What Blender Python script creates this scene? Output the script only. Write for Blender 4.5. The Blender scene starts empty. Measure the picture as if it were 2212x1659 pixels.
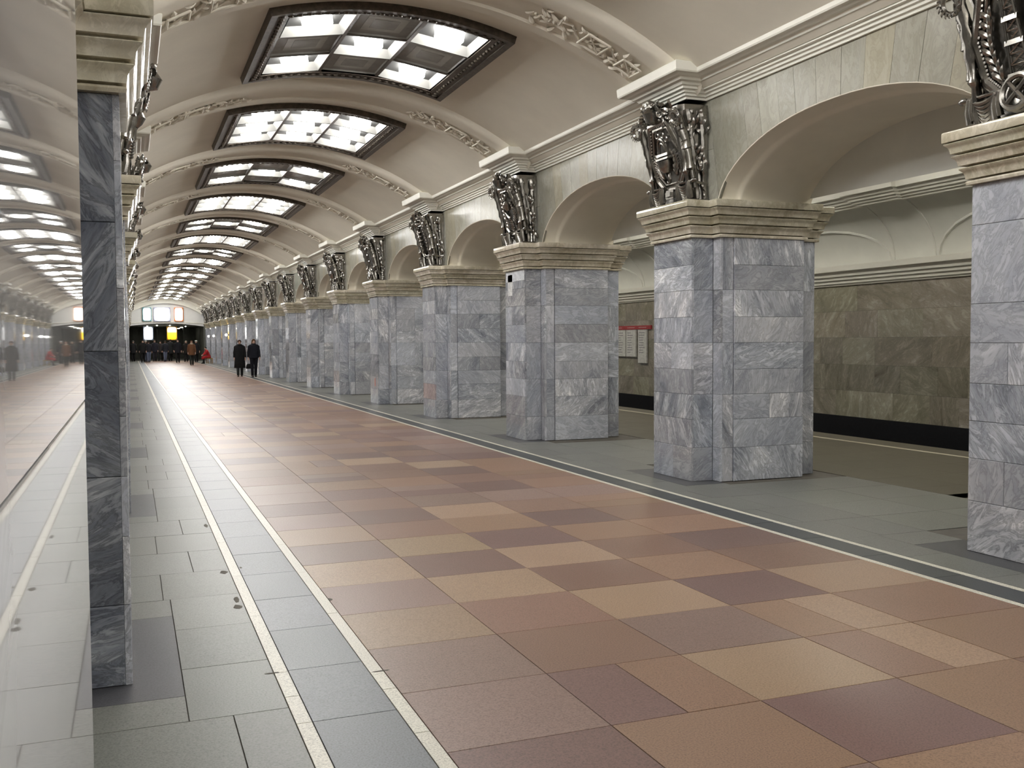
import bpy, bmesh, math, random
from mathutils import Vector, Matrix

random.seed(7)
scene = bpy.context.scene
COL = scene.collection
PI = math.pi

# ------------------------------------------------------------------ camera
R_RIGHT = (0.93128379, -0.36424844, -0.00579419)
R_DOWN = (-0.02165218, -0.0394676, -0.99898623)
R_FWD = (0.36365049, 0.93046514, -0.04464231)
cam_data = bpy.data.cameras.new('camera')
cam = bpy.data.objects.new('camera', cam_data)
COL.objects.link(cam)
cam.matrix_world = Matrix(((R_RIGHT[0], -R_DOWN[0], -R_FWD[0], 0.0),
                           (R_RIGHT[1], -R_DOWN[1], -R_FWD[1], 0.0),
                           (R_RIGHT[2], -R_DOWN[2], -R_FWD[2], 1.6),
                           (0, 0, 0, 1)))
cam_data.sensor_fit = 'HORIZONTAL'
cam_data.sensor_width = 36.0
cam_data.lens = 2110.0 / 2212.0 * 36.0
cam_data.clip_start = 0.01
cam_data.clip_end = 300
scene.camera = cam

# ------------------------------------------------------------------ world, exposure
world = bpy.data.worlds.new('world')
scene.world = world
world.use_nodes = True
world.node_tree.nodes['Background'].inputs[0].default_value = (0.5, 0.5, 0.55, 1)
world.node_tree.nodes['Background'].inputs[1].default_value = 0.02
vs = scene.view_settings
vs.view_transform = 'Standard'
vs.look = 'None'
vs.exposure = 0.45
vs.gamma = 1.0
vs.use_curve_mapping = False
scene.cycles.use_light_tree = True
scene.cycles.adaptive_threshold = 0.025
scene.cycles.adaptive_min_samples = 24
scene.cycles.max_bounces = 6
scene.cycles.diffuse_bounces = 5
scene.cycles.glossy_bounces = 3
scene.cycles.sample_clamp_indirect = 6.0
scene.cycles.caustics_reflective = False
scene.cycles.caustics_refractive = False
LAMP = 34.0            # radiance of the lit ceiling lenses
PLAT = 46.0             # radiance of the added platform fill lamps

# ------------------------------------------------------------------ layout numbers (metres)
S = 4.95               # bay
YR, YL = 4.92, 5.27    # first pylon centre, right and left rows
XR, XL = 5.85, -0.02   # hall faces of the pylons
XC = 2.915             # hall axis
NP = 17                # pylons per row in front of the camera
YB, YE = -7.0, 90.0    # back and end of the hall
CAPZ = 3.13
VZ, VR = 5.40, 5.05    # vault crown and radius

def vault_z(dx, drop=0.0):
    return VZ - drop - (VR - math.sqrt(max(VR * VR - dx * dx, 0.01)))

# ------------------------------------------------------------------ mesh helpers
class MB:
    def __init__(self):
        self.v = []; self.f = []; self.m = []; self.c = []; self.mi = 0; self.col = None
    def add(self, vs_, fs_):
        o = len(self.v)
        self.v.extend([tuple(p) for p in vs_])
        for f in fs_:
            self.f.append(tuple(i + o for i in f)); self.m.append(self.mi); self.c.append(self.col)
        return self
    def box(self, x0, x1, y0, y1, z0, z1, skip=()):
        p = [(x0, y0, z0), (x1, y0, z0), (x1, y1, z0), (x0, y1, z0), (x0, y0, z1), (x1, y0, z1), (x1, y1, z1), (x0, y1, z1)]
        fs = {'b': (0, 3, 2, 1), 't': (4, 5, 6, 7), 'f': (0, 1, 5, 4), 'r': (1, 2, 6, 5), 'k': (2, 3, 7, 6), 'l': (3, 0, 4, 7)}
        return self.add(p, [f for k, f in fs.items() if k not in skip])
    def obox(self, c, ax, ay, az, hx, hy, hz):
        c, ax, ay, az = Vector(c), Vector(ax), Vector(ay), Vector(az)
        p = [c + ax * (sx * hx) + ay * (sy * hy) + az * (sz * hz) for sz in (-1, 1) for sx, sy in ((-1, -1), (1, -1), (1, 1), (-1, 1))]
        return self.add(p, [(0, 3, 2, 1), (4, 5, 6, 7), (0, 1, 5, 4), (1, 2, 6, 5), (2, 3, 7, 6), (3, 0, 4, 7)])
    def bar(self, a, b, w, t, up=(1, 0, 0)):
        a, b = Vector(a), Vector(b); d = b - a; L = d.length
        if L < 1e-6: return self
        d /= L; u = Vector(up); s = d.cross(u)
        if s.length < 1e-4: s = d.cross(Vector((0, 1, 0)))
        s.normalize(); u = s.cross(d)
        return self.obox((a + b) / 2, d, s, u, L / 2, w / 2, t / 2)
    def loft(self, rings, cap=True, closed=True):
        n = len(rings[0]); vs_ = [p for r in rings for p in r]; fs = []
        for i in range(len(rings) - 1):
            for j in range(n if closed else n - 1):
                k = (j + 1) % n
                fs.append((i * n + j, i * n + k, (i + 1) * n + k, (i + 1) * n + j))
        if cap and closed:
            fs.append(tuple(reversed(range(n)))); fs.append(tuple((len(rings) - 1) * n + j for j in range(n)))
        return self.add(vs_, fs)
    def tube(self, path, r, n=7, cap=True):
        P = [Vector(p) for p in path]; rr = r if isinstance(r, (list, tuple)) else [r] * len(P)
        rings = []; prev = None
        for i, p in enumerate(P):
            t = (P[min(i + 1, len(P) - 1)] - P[max(i - 1, 0)])
            if t.length < 1e-9: t = Vector((0, 0, 1))
            t.normalize()
            if prev is None:
                u = Vector((1, 0, 0)) if abs(t.x) < .8 else Vector((0, 1, 0))
                u = (u - t * u.dot(t)).normalized()
            else:
                u = prev - t * prev.dot(t)
                u = u.normalized() if u.length > 1e-6 else prev
            prev = u; w = t.cross(u)
            rings.append([p + (u * math.cos(2 * PI * j / n) + w * math.sin(2 * PI * j / n)) * rr[i] for j in range(n)])
        return self.loft(rings, cap)
    def ring(self, c, ax, ay, R, r, n=16, m=6):
        c, ax, ay = Vector(c), Vector(ax).normalized(), Vector(ay).normalized(); az = ax.cross(ay)
        vs_ = []; fs = []
        for i in range(n):
            a = 2 * PI * i / n; d = ax * math.cos(a) + ay * math.sin(a)
            for j in range(m):
                b = 2 * PI * j / m
                vs_.append(c + d * (R + r * math.cos(b)) + az * (r * math.sin(b)))
        for i in range(n):
            for j in range(m):
                fs.append((i * m + j, ((i + 1) % n) * m + j, ((i + 1) % n) * m + (j + 1) % m, i * m + (j + 1) % m))
        return self.add(vs_, fs)
    def ball(self, c, rx, ry=None, rz=None, n=8, m=5):
        ry = rx if ry is None else ry; rz = rx if rz is None else rz
        vs_ = [(c[0], c[1], c[2] - rz)]
        for i in range(1, m):
            a = -PI / 2 + PI * i / m
            for j in range(n):
                b = 2 * PI * j / n
                vs_.append((c[0] + rx * math.cos(a) * math.cos(b), c[1] + ry * math.cos(a) * math.sin(b), c[2] + rz * math.sin(a)))
        vs_.append((c[0], c[1], c[2] + rz)); top = len(vs_) - 1; fs = []
        for j in range(n):
            fs.append((0, 1 + (j + 1) % n, 1 + j))
            fs.append((top, 1 + (m - 2) * n + j, 1 + (m - 2) * n + (j + 1) % n))
        for i in range(m - 2):
            for j in range(n):
                fs.append((1 + i * n + j, 1 + i * n + (j + 1) % n, 1 + (i + 1) * n + (j + 1) % n, 1 + (i + 1) * n + j))
        return self.add(vs_, fs)
    def leaf(self, base, d, nrm, L, W, bend=.25):
        base, d, nrm = Vector(base), Vector(d).normalized(), Vector(nrm)
        nrm = (nrm - d * nrm.dot(d)).normalized(); s = d.cross(nrm)
        pts = []
        for t, w in ((0, .12), (.3, .9), (.6, 1.0), (.85, .5)):
            c = base + d * (L * t) + nrm * (bend * L * math.sin(t * 2.6))
            pts += [c - s * (W * .5 * w), c + nrm * (W * .22), c + s * (W * .5 * w), c - nrm * (W * .12)]
        tip = base + d * L + nrm * (bend * L * .3)
        pts.append(tip); fs = []
        for i in range(3):
            o = i * 4
            for j in range(4):
                k = (j + 1) % 4
                fs.append((o + j, o + k, o + 4 + k, o + 4 + j))
        for j in range(4): fs.append((12 + j, 12 + (j + 1) % 4, 16))
        return self.add(pts, fs)
    def mesh(self, name, mats, smooth=False):
        me = bpy.data.meshes.new(name)
        me.from_pydata(self.v, [], self.f)
        for m in (mats if isinstance(mats, (list, tuple)) else [mats]):
            me.materials.append(m)
        if any(self.m): me.polygons.foreach_set('material_index', self.m)
        if any(c is not None for c in self.c):
            buf = []
            for f, c in zip(self.f, self.c):
                c = tuple(c or (1, 1, 1, 1)) + (1,)
                buf += list(c[:4]) * len(f)
            me.color_attributes.new('tint', 'FLOAT_COLOR', 'CORNER')
            ca = me.color_attributes['tint']
            if len(ca.data) * 4 == len(buf): ca.data.foreach_set('color', buf)
            else: print('tint size', name, len(ca.data), len(buf))
        bm = bmesh.new(); bm.from_mesh(me)
        bmesh.ops.recalc_face_normals(bm, faces=bm.faces)
        bm.to_mesh(me); bm.free()
        if smooth:
            me.polygons.foreach_set('use_smooth', [True] * len(me.polygons))
            if smooth != 'all':
                me.set_sharp_from_angle(angle=math.radians(40))
        me.update()
        return me

def ob(name, me, parent=None, loc=(0, 0, 0), rz=0.0, color=None, kind=None, label=None, cat=None, group=None):
    o = bpy.data.objects.new(name, me)
    COL.objects.link(o)
    o.location = loc
    o.rotation_euler = (0, 0, rz)
    if parent is not None: o.parent = parent
    if color is not None: o.color = (color[0], color[1], color[2], color[3] if len(color) > 3 else 1)
    if kind: o['kind'] = kind
    if label: o['label'] = label
    if cat: o['category'] = cat
    if group: o['group'] = group
    return o

def build(mb, name, mats, parent=None, smooth=False, **k):
    return ob(name, mb.mesh(name, mats, smooth), parent, **k)

def copy_tree(o, parent=None):
    c = o.copy(); COL.objects.link(c); c.parent = parent
    for ch in list(o.children): copy_tree(ch, c)
    return c

def vary(c, a, rnd=random):
    k = 1 + rnd.uniform(-a, a)
    return (c[0] * k, c[1] * k * (1 + rnd.uniform(-a, a) * .2), c[2] * k * (1 + rnd.uniform(-a, a) * .25), 1)

# ------------------------------------------------------------------ materials
class NT:
    def __init__(self, name):
        self.mat = bpy.data.materials.new(name); self.mat.use_nodes = True
        self.t = self.mat.node_tree; self.t.nodes.clear()
        self.out = self.t.nodes.new('ShaderNodeOutputMaterial')
    def n(self, typ, **kw):
        nd = self.t.nodes.new('ShaderNode' + typ)
        for k, v in kw.items():
            if k in nd.inputs.keys() if isinstance(k, str) else False:
                pass
            setattr(nd, k, v)
        return nd
    def l(self, a, b): self.t.links.new(a, b)
    def val(self, sock, v): sock.default_value = v

def bsdf(nt, rough, metal=0.0, spec=0.5, coat=0.0):
    b = nt.n('BsdfPrincipled')
    b.inputs['Roughness'].default_value = rough
    b.inputs['Metallic'].default_value = metal
    b.inputs['Specular IOR Level'].default_value = spec
    b.inputs['Coat Weight'].default_value = coat
    b.inputs['Coat Roughness'].default_value = 0.04
    nt.l(b.outputs[0], nt.out.inputs[0])
    return b

def tint_socket(nt, src):
    if src == 'obj':
        return nt.n('ObjectInfo').outputs['Color']
    a = nt.n('Attribute'); a.attribute_name = 'tint'
    return a.outputs['Color']

def coords(nt, src, rotate=True):
    tc = nt.n('TexCoord'); oi = nt.n('ObjectInfo')
    mul = nt.n('VectorMath'); mul.operation = 'SCALE'; mul.inputs[0].default_value = (37.0, 91.0, 53.0)
    if src == 'attr':
        # joined pieces: offset each by its own tint so neighbours do not continue one vein
        a = nt.n('Attribute'); a.attribute_name = 'tint'
        sep = nt.n('SeparateColor'); nt.l(a.outputs['Color'], sep.inputs[0])
        m = nt.n('Math'); m.operation = 'MULTIPLY'; m.inputs[1].default_value = 13.7
        nt.l(sep.outputs[0], m.inputs[0]); rnd = m.outputs[0]
    else:
        rnd = oi.outputs['Random']
    nt.l(rnd, mul.inputs['Scale'])
    vec = tc.outputs['Object']
    if rotate:      # turn the vein direction in the plane of each slab (slabs face local X)
        rot = nt.n('VectorRotate'); rot.rotation_type = 'AXIS_ANGLE'
        rot.inputs['Axis'].default_value = (1, 0, 0)
        m2 = nt.n('Math'); m2.operation = 'MULTIPLY_ADD'; m2.inputs[1].default_value = 29.0; m2.inputs[2].default_value = .6
        nt.l(rnd, m2.inputs[0]); nt.l(m2.outputs[0], rot.inputs['Angle']); nt.l(vec, rot.inputs['Vector'])
        vec = rot.outputs[0]
    add = nt.n('VectorMath'); add.operation = 'ADD'
    nt.l(vec, add.inputs[0]); nt.l(mul.outputs[0], add.inputs[1])
    return add.outputs[0]

def ramp(nt, fac, stops, interp='LINEAR'):
    r = nt.n('ValToRGB'); r.color_ramp.interpolation = interp
    e = r.color_ramp.elements
    while len(e) > 1: e.remove(e[-1])
    e[0].position = stops[0][0]; e[0].color = tuple(stops[0][1]) + (1,)
    for p, c in stops[1:]:
        x = e.new(p); x.color = tuple(c) + (1,)
    nt.l(fac, r.inputs[0])
    return r.outputs[0]

def mixc(nt, a, b, fac=1.0, mode='MULTIPLY'):
    m = nt.n('Mix'); m.data_type = 'RGBA'; m.blend_type = mode
    if isinstance(fac, float): m.inputs[0].default_value = fac
    else: nt.l(fac, m.inputs[0])
    nt.l(a, m.inputs[6])
    if isinstance(b, tuple): m.inputs[7].default_value = b
    else: nt.l(b, m.inputs[7])
    return m.outputs[2]

def noise(nt, vec, scale, detail=4, rough=.55, dist=0.0):
    n = nt.n('TexNoise'); n.inputs['Scale'].default_value = scale; n.inputs['Detail'].default_value = detail
    n.inputs['Roughness'].default_value = rough; n.inputs['Distortion'].default_value = dist
    if vec is not None: nt.l(vec, n.inputs['Vector'])
    return n.outputs['Fac']

def marble(name, stops, src='obj', scale=1.0, rough=.05, stretch=.28, swirl=1.0, rvar=.02, rotate=True, vein=.35, spec=.5):
    nt = NT(name); b = bsdf(nt, rough, 0, spec)
    v = coords(nt, src, rotate)
    mp = nt.n('Mapping'); mp.inputs['Scale'].default_value = (3.2 * scale, 3.2 * scale, 3.2 * scale * stretch)
    nt.l(v, mp.inputs['Vector']); vv = mp.outputs[0]
    n1 = noise(nt, vv, 1.0, 7, .62, swirl)
    n2 = noise(nt, vv, 3.6, 6, .68, swirl * 1.6)
    n3 = noise(nt, v, .9 * scale, 3, .5)
    # thin dark veins where the second noise crosses its middle
    d = nt.n('Math'); d.operation = 'SUBTRACT'; d.inputs[1].default_value = .5; nt.l(n2, d.inputs[0])
    ab = nt.n('Math'); ab.operation = 'ABSOLUTE'; nt.l(d.outputs[0], ab.inputs[0])
    vm = nt.n('MapRange'); vm.inputs['From Min'].default_value = 0; vm.inputs['From Max'].default_value = .06
    vm.inputs['To Min'].default_value = 1 - vein; vm.inputs['To Max'].default_value = 1.0; nt.l(ab.outputs[0], vm.inputs['Value'])
    m = nt.n('Math'); m.operation = 'MULTIPLY_ADD'; m.inputs[1].default_value = .55; nt.l(n1, m.inputs[0])
    m2 = nt.n('Math'); m2.operation = 'MULTIPLY_ADD'; m2.inputs[1].default_value = .28; nt.l(n2, m2.inputs[0]); nt.l(m.outputs[0], m2.inputs[2])
    m3 = nt.n('Math'); m3.operation = 'MULTIPLY'; m3.inputs[1].default_value = .17; nt.l(n3, m3.inputs[0]); nt.l(m3.outputs[0], m.inputs[2])
    col = ramp(nt, m2.outputs[0], stops)
    sc = nt.n('Mix'); sc.data_type = 'RGBA'; sc.blend_type = 'MULTIPLY'; sc.inputs[0].default_value = 1.0
    nt.l(col, sc.inputs[6]); nt.l(vm.outputs[0], sc.inputs[7])
    col = mixc(nt, sc.outputs[2], tint_socket(nt, src))
    nt.l(col, b.inputs['Base Color'])
    rm = nt.n('MapRange'); rm.inputs['To Min'].default_value = max(rough - rvar, .012); rm.inputs['To Max'].default_value = rough + rvar
    nt.l(n1, rm.inputs['Value']); nt.l(rm.outputs[0], b.inputs['Roughness'])
    return nt.mat

def granite(name, src='obj', rough=.24, speck=.22, spec=.5):
    nt = NT(name); b = bsdf(nt, rough, 0, spec)
    v = coords(nt, src, False)
    n1 = noise(nt, v, 120, 2, .7); n2 = noise(nt, v, 1.6, 1, .5)
    g = ramp(nt, n1, [(.30, (1 - speck * 1.8,) * 3), (.5, (1, 1, 1)), (.72, (1 + speck,) * 3)])
    g2 = ramp(nt, n2, [(.2, (.97, .965, .96)), (.8, (1.03, 1.03, 1.03))])
    col = mixc(nt, mixc(nt, tint_socket(nt, src), g), g2)
    nt.l(col, b.inputs['Base Color'])
    tc = nt.n('TexCoord')
    n3 = noise(nt, v, 1.7, 4, .6)
    rm = nt.n('MapRange'); rm.inputs['From Min'].default_value = .3; rm.inputs['From Max'].default_value = .7
    rm.inputs['To Min'].default_value = rough - .008; rm.inputs['To Max'].default_value = rough + .008
    nt.l(n3, rm.inputs['Value']); nt.l(rm.outputs[0], b.inputs['Roughness'])
    return nt.mat

def plain(name, c, rough=.6, metal=0.0, nscale=6.0, namp=.08, spec=.4, bump=0.0):
    nt = NT(name); b = bsdf(nt, rough, metal, spec)
    tc = nt.n('TexCoord')
    n1 = noise(nt, tc.outputs['Object'], nscale, 5, .6)
    g = ramp(nt, n1, [(.3, tuple(x * (1 - namp) for x in c)), (.7, tuple(x * (1 + namp) for x in c))])
    nt.l(g, b.inputs['Base Color'])
    if bump:
        bp = nt.n('Bump'); bp.inputs['Strength'].default_value = bump; bp.inputs['Distance'].default_value = .004
        nt.l(noise(nt, tc.outputs['Object'], nscale * 12, 3), bp.inputs['Height']); nt.l(bp.outputs[0], b.inputs['Normal'])
    return nt.mat

def tinted(name, rough=.85):
    nt = NT(name); b = bsdf(nt, rough, 0, .25)
    tc = nt.n('TexCoord')
    g = ramp(nt, noise(nt, tc.outputs['Object'], 14, 4), [(.3, (.85,) * 3), (.7, (1.15,) * 3)])
    nt.l(mixc(nt, tint_socket(nt, 'obj'), g), b.inputs['Base Color'])
    return nt.mat

def emit(name, c, s, pattern=None):
    nt = NT(name); e = nt.n('Emission'); e.inputs[1].default_value = s
    e.inputs[0].default_value = tuple(c) + (1,)
    nt.l(e.outputs[0], nt.out.inputs[0])
    if pattern:
        tc = nt.n('TexCoord'); sp = nt.n('SeparateXYZ'); nt.l(tc.outputs['Object'], sp.inputs[0])
        nt.l(ramp(nt, sp.outputs[2], pattern), e.inputs[0])
    return nt.mat

GREY = [(.30, (0.163, 0.175, 0.206)), (.41, (0.350, 0.369, 0.413)), (.50, (0.463, 0.481, 0.519)), (.58, (0.550, 0.569, 0.600)), (.68, (0.825, 0.825, 0.838))]
M_PIL = marble('grey_marble', GREY, 'obj', .62, .055, stretch=.42, swirl=1.4, vein=.28)
STREAK = [(.33, (0.120, 0.132, 0.162)), (.43, (0.312, 0.330, 0.366)), (.50, (0.444, 0.462, 0.498)), (.555, (0.564, 0.582, 0.612)), (.65, (0.912, 0.912, 0.912))]
M_STREAK = marble('streaked_grey_marble', STREAK, 'obj', .72, .055, stretch=.32, swirl=1.7, vein=.40)
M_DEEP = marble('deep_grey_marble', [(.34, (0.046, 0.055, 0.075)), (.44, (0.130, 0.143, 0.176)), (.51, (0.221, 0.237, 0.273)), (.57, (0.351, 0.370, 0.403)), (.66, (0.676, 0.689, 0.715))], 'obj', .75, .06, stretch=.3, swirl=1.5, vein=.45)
M_PILA = marble('grey_marble_far', GREY, 'attr', 1.0, .08)
M_MIRROR = marble('mirror_marble', [(.30, (.37, .373, .375)), (.5, (.44, .443, .445)), (.7, (.50, .503, .505))], 'obj', 1.0, .022, rvar=.008, vein=.08)
CAPS = [(.34, (0.310, 0.270, 0.184)), (.46, (0.517, 0.471, 0.356)), (.55, (0.644, 0.598, 0.483)), (.68, (0.805, 0.759, 0.655))]
M_CAP = marble('cream_marble', CAPS, 'obj', .9, .10, stretch=.8, rotate=False, vein=.12)
CREAM = [(.32, (0.244, 0.239, 0.215)), (.42, (0.361, 0.349, 0.297)), (.55, (0.408, 0.396, 0.349)), (.68, (0.455, 0.448, 0.419))]
M_SPAN = marble('pale_marble', CREAM, 'obj', .5, .24, stretch=.55, vein=.14, spec=.10, rotate=False)
M_SPANA = marble('pale_marble_far', CREAM, 'attr', .5, .10, spec=.16, stretch=.55, vein=.10, rotate=False)
BROWN = [(.32, (.12, .105, .075)), (.43, (.24, .22, .17)), (.55, (.33, .305, .245)), (.68, (.50, .47, .39))]
M_TRACK = marble('brown_marble', BROWN, 'obj', .7, .12, stretch=.45, vein=.2)
M_GRAN = granite('floor_granite', 'obj', .38, spec=.34)
M_GRANA = granite('floor_granite_far', 'attr', .38, spec=.34)
M_VAULT = plain('vault_plaster', (.78, .735, .635), .75, 0, 1.2, .05, .3, .12)
M_LIN = plain('arch_plaster', (.84, .79, .67), .7, 0, 1.5, .05, .3, .1)
M_CORN = plain('cornice_plaster', (.80, .785, .71), .5, 0, 2.0, .04, .4)
M_PLATV = plain('platform_plaster', (.70, .70, .65), .7, 0, 1.5, .05, .3)
M_BRONZE = plain('silvered_bronze', (.31, .295, .27), .27, 1.0, 9.0, .35, .5, .15)
M_FRAME = plain('lamp_bronze', (.085, .07, .055), .45, .6, 14.0, .4, .5, .6)
M_REFL = plain('lamp_reflector', (.30, .297, .28), .4, 0, 5, .03)
M_PLATE = plain('lamp_plate', (.045, .045, .044), .5, 0, 6, .12)
M_DIM = plain('lamp_grey_panel', (.24, .235, .215), .5, 0, 6, .15)
M_DIM2 = plain('lamp_pale_panel', (.36, .355, .33), .5, 0, 6, .12)
M_LENS = emit('lamp_light', (1.0, .985, .955), LAMP)
M_BLACK = plain('pit_dark', (.012, .012, .014), .3, 0, 20, .3)  # darkness of the track pit, put into its colour
M_JOINT = plain('joint_mortar', (.11, .10, .085), .8, 0, 9, .2)
M_DARK = plain('dark_hall', (.10, .105, .088), .5, 0, 2, .3)
M_SKIN = tinted('skin', .6)
M_CLOTH = tinted('cloth', .9)
M_PLAIN = tinted('painted', .5)

# ------------------------------------------------------------------ structure: vault, ribs, cornices
def mx(x, side):                      # right-hand x -> chosen side
    return x if side == 'right' else 2 * XC - x

def arc_pts(dx0, dx1, n, drop=0.0):
    return [(dx0 + (dx1 - dx0) * i / n) for i in range(n + 1)]

LAMP_Y = [12.40 + S * k for k in range(-3, 16)]
LHL, LHW = 1.47, 1.41                 # lamp half length (along hall), half width

mb = MB()
ys = [YB]
for y in LAMP_Y: ys += [y - LHL + .12, y + LHL - .12]
ys.append(YE)
def vault_patch(y0, y1, a, b, n):
    xs = arc_pts(a, b, n)
    mb.add([(XC + d, y, vault_z(d)) for y in (y0, y1) for d in xs], [(i, i + 1, n + 1 + i + 1, n + 1 + i) for i in range(n)])
W_ = LHW - .12
for i in range(len(ys) - 1):
    if i % 2 == 0:
        vault_patch(ys[i], ys[i + 1], -3.05, -W_, 12); vault_patch(ys[i], ys[i + 1], -W_, W_, 16); vault_patch(ys[i], ys[i + 1], W_, 3.05, 12)
    else:
        vault_patch(ys[i], ys[i + 1], -3.05, -W_, 12); vault_patch(ys[i], ys[i + 1], W_, 3.05, 12)
ceiling = build(mb, 'ceiling', M_VAULT, None, 'all', kind='structure', label='beige plaster barrel vault over the hall')

def rib_mesh():
    m = MB(); sec = [(-.60, -.02), (-.58, .03), (-.54, .07), (-.49, .095), (-.27, .095), (-.255, .062), (.255, .062), (.27, .095), (.43, .095), (.46, .06), (.50, .03), (.52, -.02)]
    N = 44; rings = []
    for i in range(N + 1):
        d = -3.02 + 6.04 * i / N
        rings.append([(XC + d, y, vault_z(d, o)) for y, o in sec])
    m.loft(rings, False, False)
    return m.mesh('rib', M_VAULT, True)
def garland_mesh():
    m = MB(); rnd = random.Random(3)
    def P(d, y, o):
        a = math.asin(d / VR); r = VR - .062 - o
        return Vector((XC + r * math.sin(a), y, VZ - VR + r * math.cos(a)))
    for s in (-1, 1):
        for k in range(46):
            t = rnd.random(); d = s * (1.25 + 1.35 * t); y = rnd.uniform(-.19, .19)
            b = P(d, y, -.004); dn = (P(d, y, .2) - b).normalized()
            a = rnd.uniform(0, 2 * PI); tg = (P(d + .05, y, 0) - P(d, y, 0)).normalized()
            m.leaf(b, tg * math.cos(a) + Vector((0, 1, 0)) * math.sin(a), dn, rnd.uniform(.10, .17), rnd.uniform(.045, .075), .22)
        # flags and a square tablet near the springing
        for d, y, h in ((2.02, 0, .16), (2.46, .02, .13)):
            q = [P(s * (d - h * .8), y - h, .03), P(s * (d + h * .8), y - h, .03), P(s * (d + h * .8), y + h, .03), P(s * (d - h * .8), y + h, .03)]
            for i in range(4): m.tube([q[i], q[(i + 1) % 4]], .014, 5)
            m.tube([q[0], q[2]], .01, 5)
        c = [P(s * (1.3 + .1 * i), .13 * math.sin(i * 1.3), .01) for i in range(13)]
        m.tube(c, .016, 5)
    return m.mesh('garland', M_VAULT, True)
RIBM, GARM = rib_mesh(), garland_mesh()
for n, k in enumerate(range(-1, NP)):
    y = YR + .10 + S * k
    r = ob('trim_%d' % (n + 1), RIBM, None, (0, y, 0), kind='structure', label='broad plaster arch rib across the vault with moulded leaf relief')
    ob('leaf_relief', GARM, r, kind='stuff')

CORN = [(0, 4.27), (.025, 4.27), (.03, 4.295), (.055, 4.30), (.06, 4.325), (.085, 4.33), (.09, 4.355), (.125, 4.36), (.13, 4.385),
        (.155, 4.39), (.175, 4.415), (.215, 4.425), (.23, 4.45), (.27, 4.455), (.30, 4.47), (.335, 4.475), (.345, 4.49), (.352, 4.575), (.345, 4.585), (.05, 4.64), (-.05, 4.66)]
WALLX = XR + .25
def cornice(side, y0c):
    m = MB(); rings = []
    for d, z in CORN:
        row = [(mx(WALLX - d, side), YB, z)]
        for k in range(-1, NP + 1):
            yc = y0c + S * k; h = .33 + d
            if yc + .8 > YE or yc - .8 < YB: continue
            row += [(mx(WALLX - d, side), yc - h, z), (mx(WALLX - d - .26, side), yc - h, z), (mx(WALLX - d - .26, side), yc + h, z), (mx(WALLX - d, side), yc + h, z)]
        row.append((mx(WALLX - d, side), YE, z))
        rings.append(row)
    m.loft(rings, False, False)
    return m
n0 = NP + 2
build(cornice('right', YR), 'trim_%d' % n0, M_CORN, kind='structure', label='stepped cream plaster cornice breaking forward over each pillar, opposite side')
build(cornice('left', YL), 'trim_%d' % (n0 + 1), M_CORN, kind='structure', label='stepped cream plaster cornice above the close pillar row')

# ------------------------------------------------------------------ structure: arcade walls
AW = (S - 1.14) / 2                    # arch half width
RISE = .69
def arch_z(t):
    t = min(abs(t), 1.0)
    return CAPZ + RISE * (1 - t ** 2.2) ** .62
NARC = 28
ARC = [(-AW * math.cos(PI * i / NARC)) for i in range(NARC + 1)]
def arch_pt(i): return ARC[i], arch_z(ARC[i] / AW)

def wall_core(side, y0c):
    m = MB(); zt = 4.9; X0, X1 = WALLX + .03, WALLX + 1.22
    for k in range(-2, NP):
        yc = y0c + S * (k + .5)
        pts = [arch_pt(i) for i in range(NARC + 1)]
        for X in (X0, X1):
            vs_ = [(mx(X, side), yc + a, z) for a, z in pts] + [(mx(X, side), yc + a, zt) for a, z in pts]
            n = NARC + 1
            m.add(vs_, [(i, i + 1, n + i + 1, n + i) for i in range(NARC)])
            m.add([(mx(X, side), yc - S / 2, CAPZ - .02), (mx(X, side), yc - AW, CAPZ - .02), (mx(X, side), yc - AW, zt), (mx(X, side), yc - S / 2, zt)], [(0, 1, 2, 3)])
            m.add([(mx(X, side), yc + AW, CAPZ - .02), (mx(X, side), yc + S / 2, CAPZ - .02), (mx(X, side), yc + S / 2, zt), (mx(X, side), yc + AW, zt)], [(0, 1, 2, 3)])
    return m
wall_right = build(wall_core('right', YR), 'wall_right', M_JOINT, kind='structure', label='arcade wall opposite, clad in pale marble slabs above the arches')
wall_left = build(wall_core('left', YL), 'wall_left', M_JOINT, kind='structure', label='arcade wall of the close pillar row, clad in pale marble')

def lining_mesh():
    m = MB(); sec = [(-.004, .006), (.0, -.002), (.03, -.008), (.19, -.016), (.215, -.03), (.235, -.05), (.26, -.058), (.30, -.055), (1.0, -.055), (1.05, -.03), (1.24, -.01)]
    rings = []
    for i in range(NARC + 1):
        a, z = arch_pt(i)
        p0 = arch_pt(max(i - 1, 0)); p1 = arch_pt(min(i + 1, NARC))
        t = Vector((p1[0] - p0[0], p1[1] - p0[1])).normalized(); nrm = Vector((-t.y, t.x))
        rings.append([(-x, a + nrm.x * r, z + nrm.y * r) for x, r in sec])
    m.loft(rings, False, False)
    return m.mesh('archway_lining', M_LIN, True)
LINM = lining_mesh()
for side, y0c, par in (('right', YR, wall_right), ('left', YL, wall_left)):
    for k in range(-2, NP):
        ob('archway_lining', LINM, par, (mx(WALLX, side), y0c + S * (k + .5), 0), PI * 0 if side == 'right' else PI, None)
# lining is built for local -X = into the wall; rotate the right side so
for o in wall_right.children:
    o.rotation_euler = (0, 0, 0)
    o.scale = (-1, 1, 1)
for o in wall_left.children:
    o.rotation_euler = (0, 0, 0)

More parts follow.
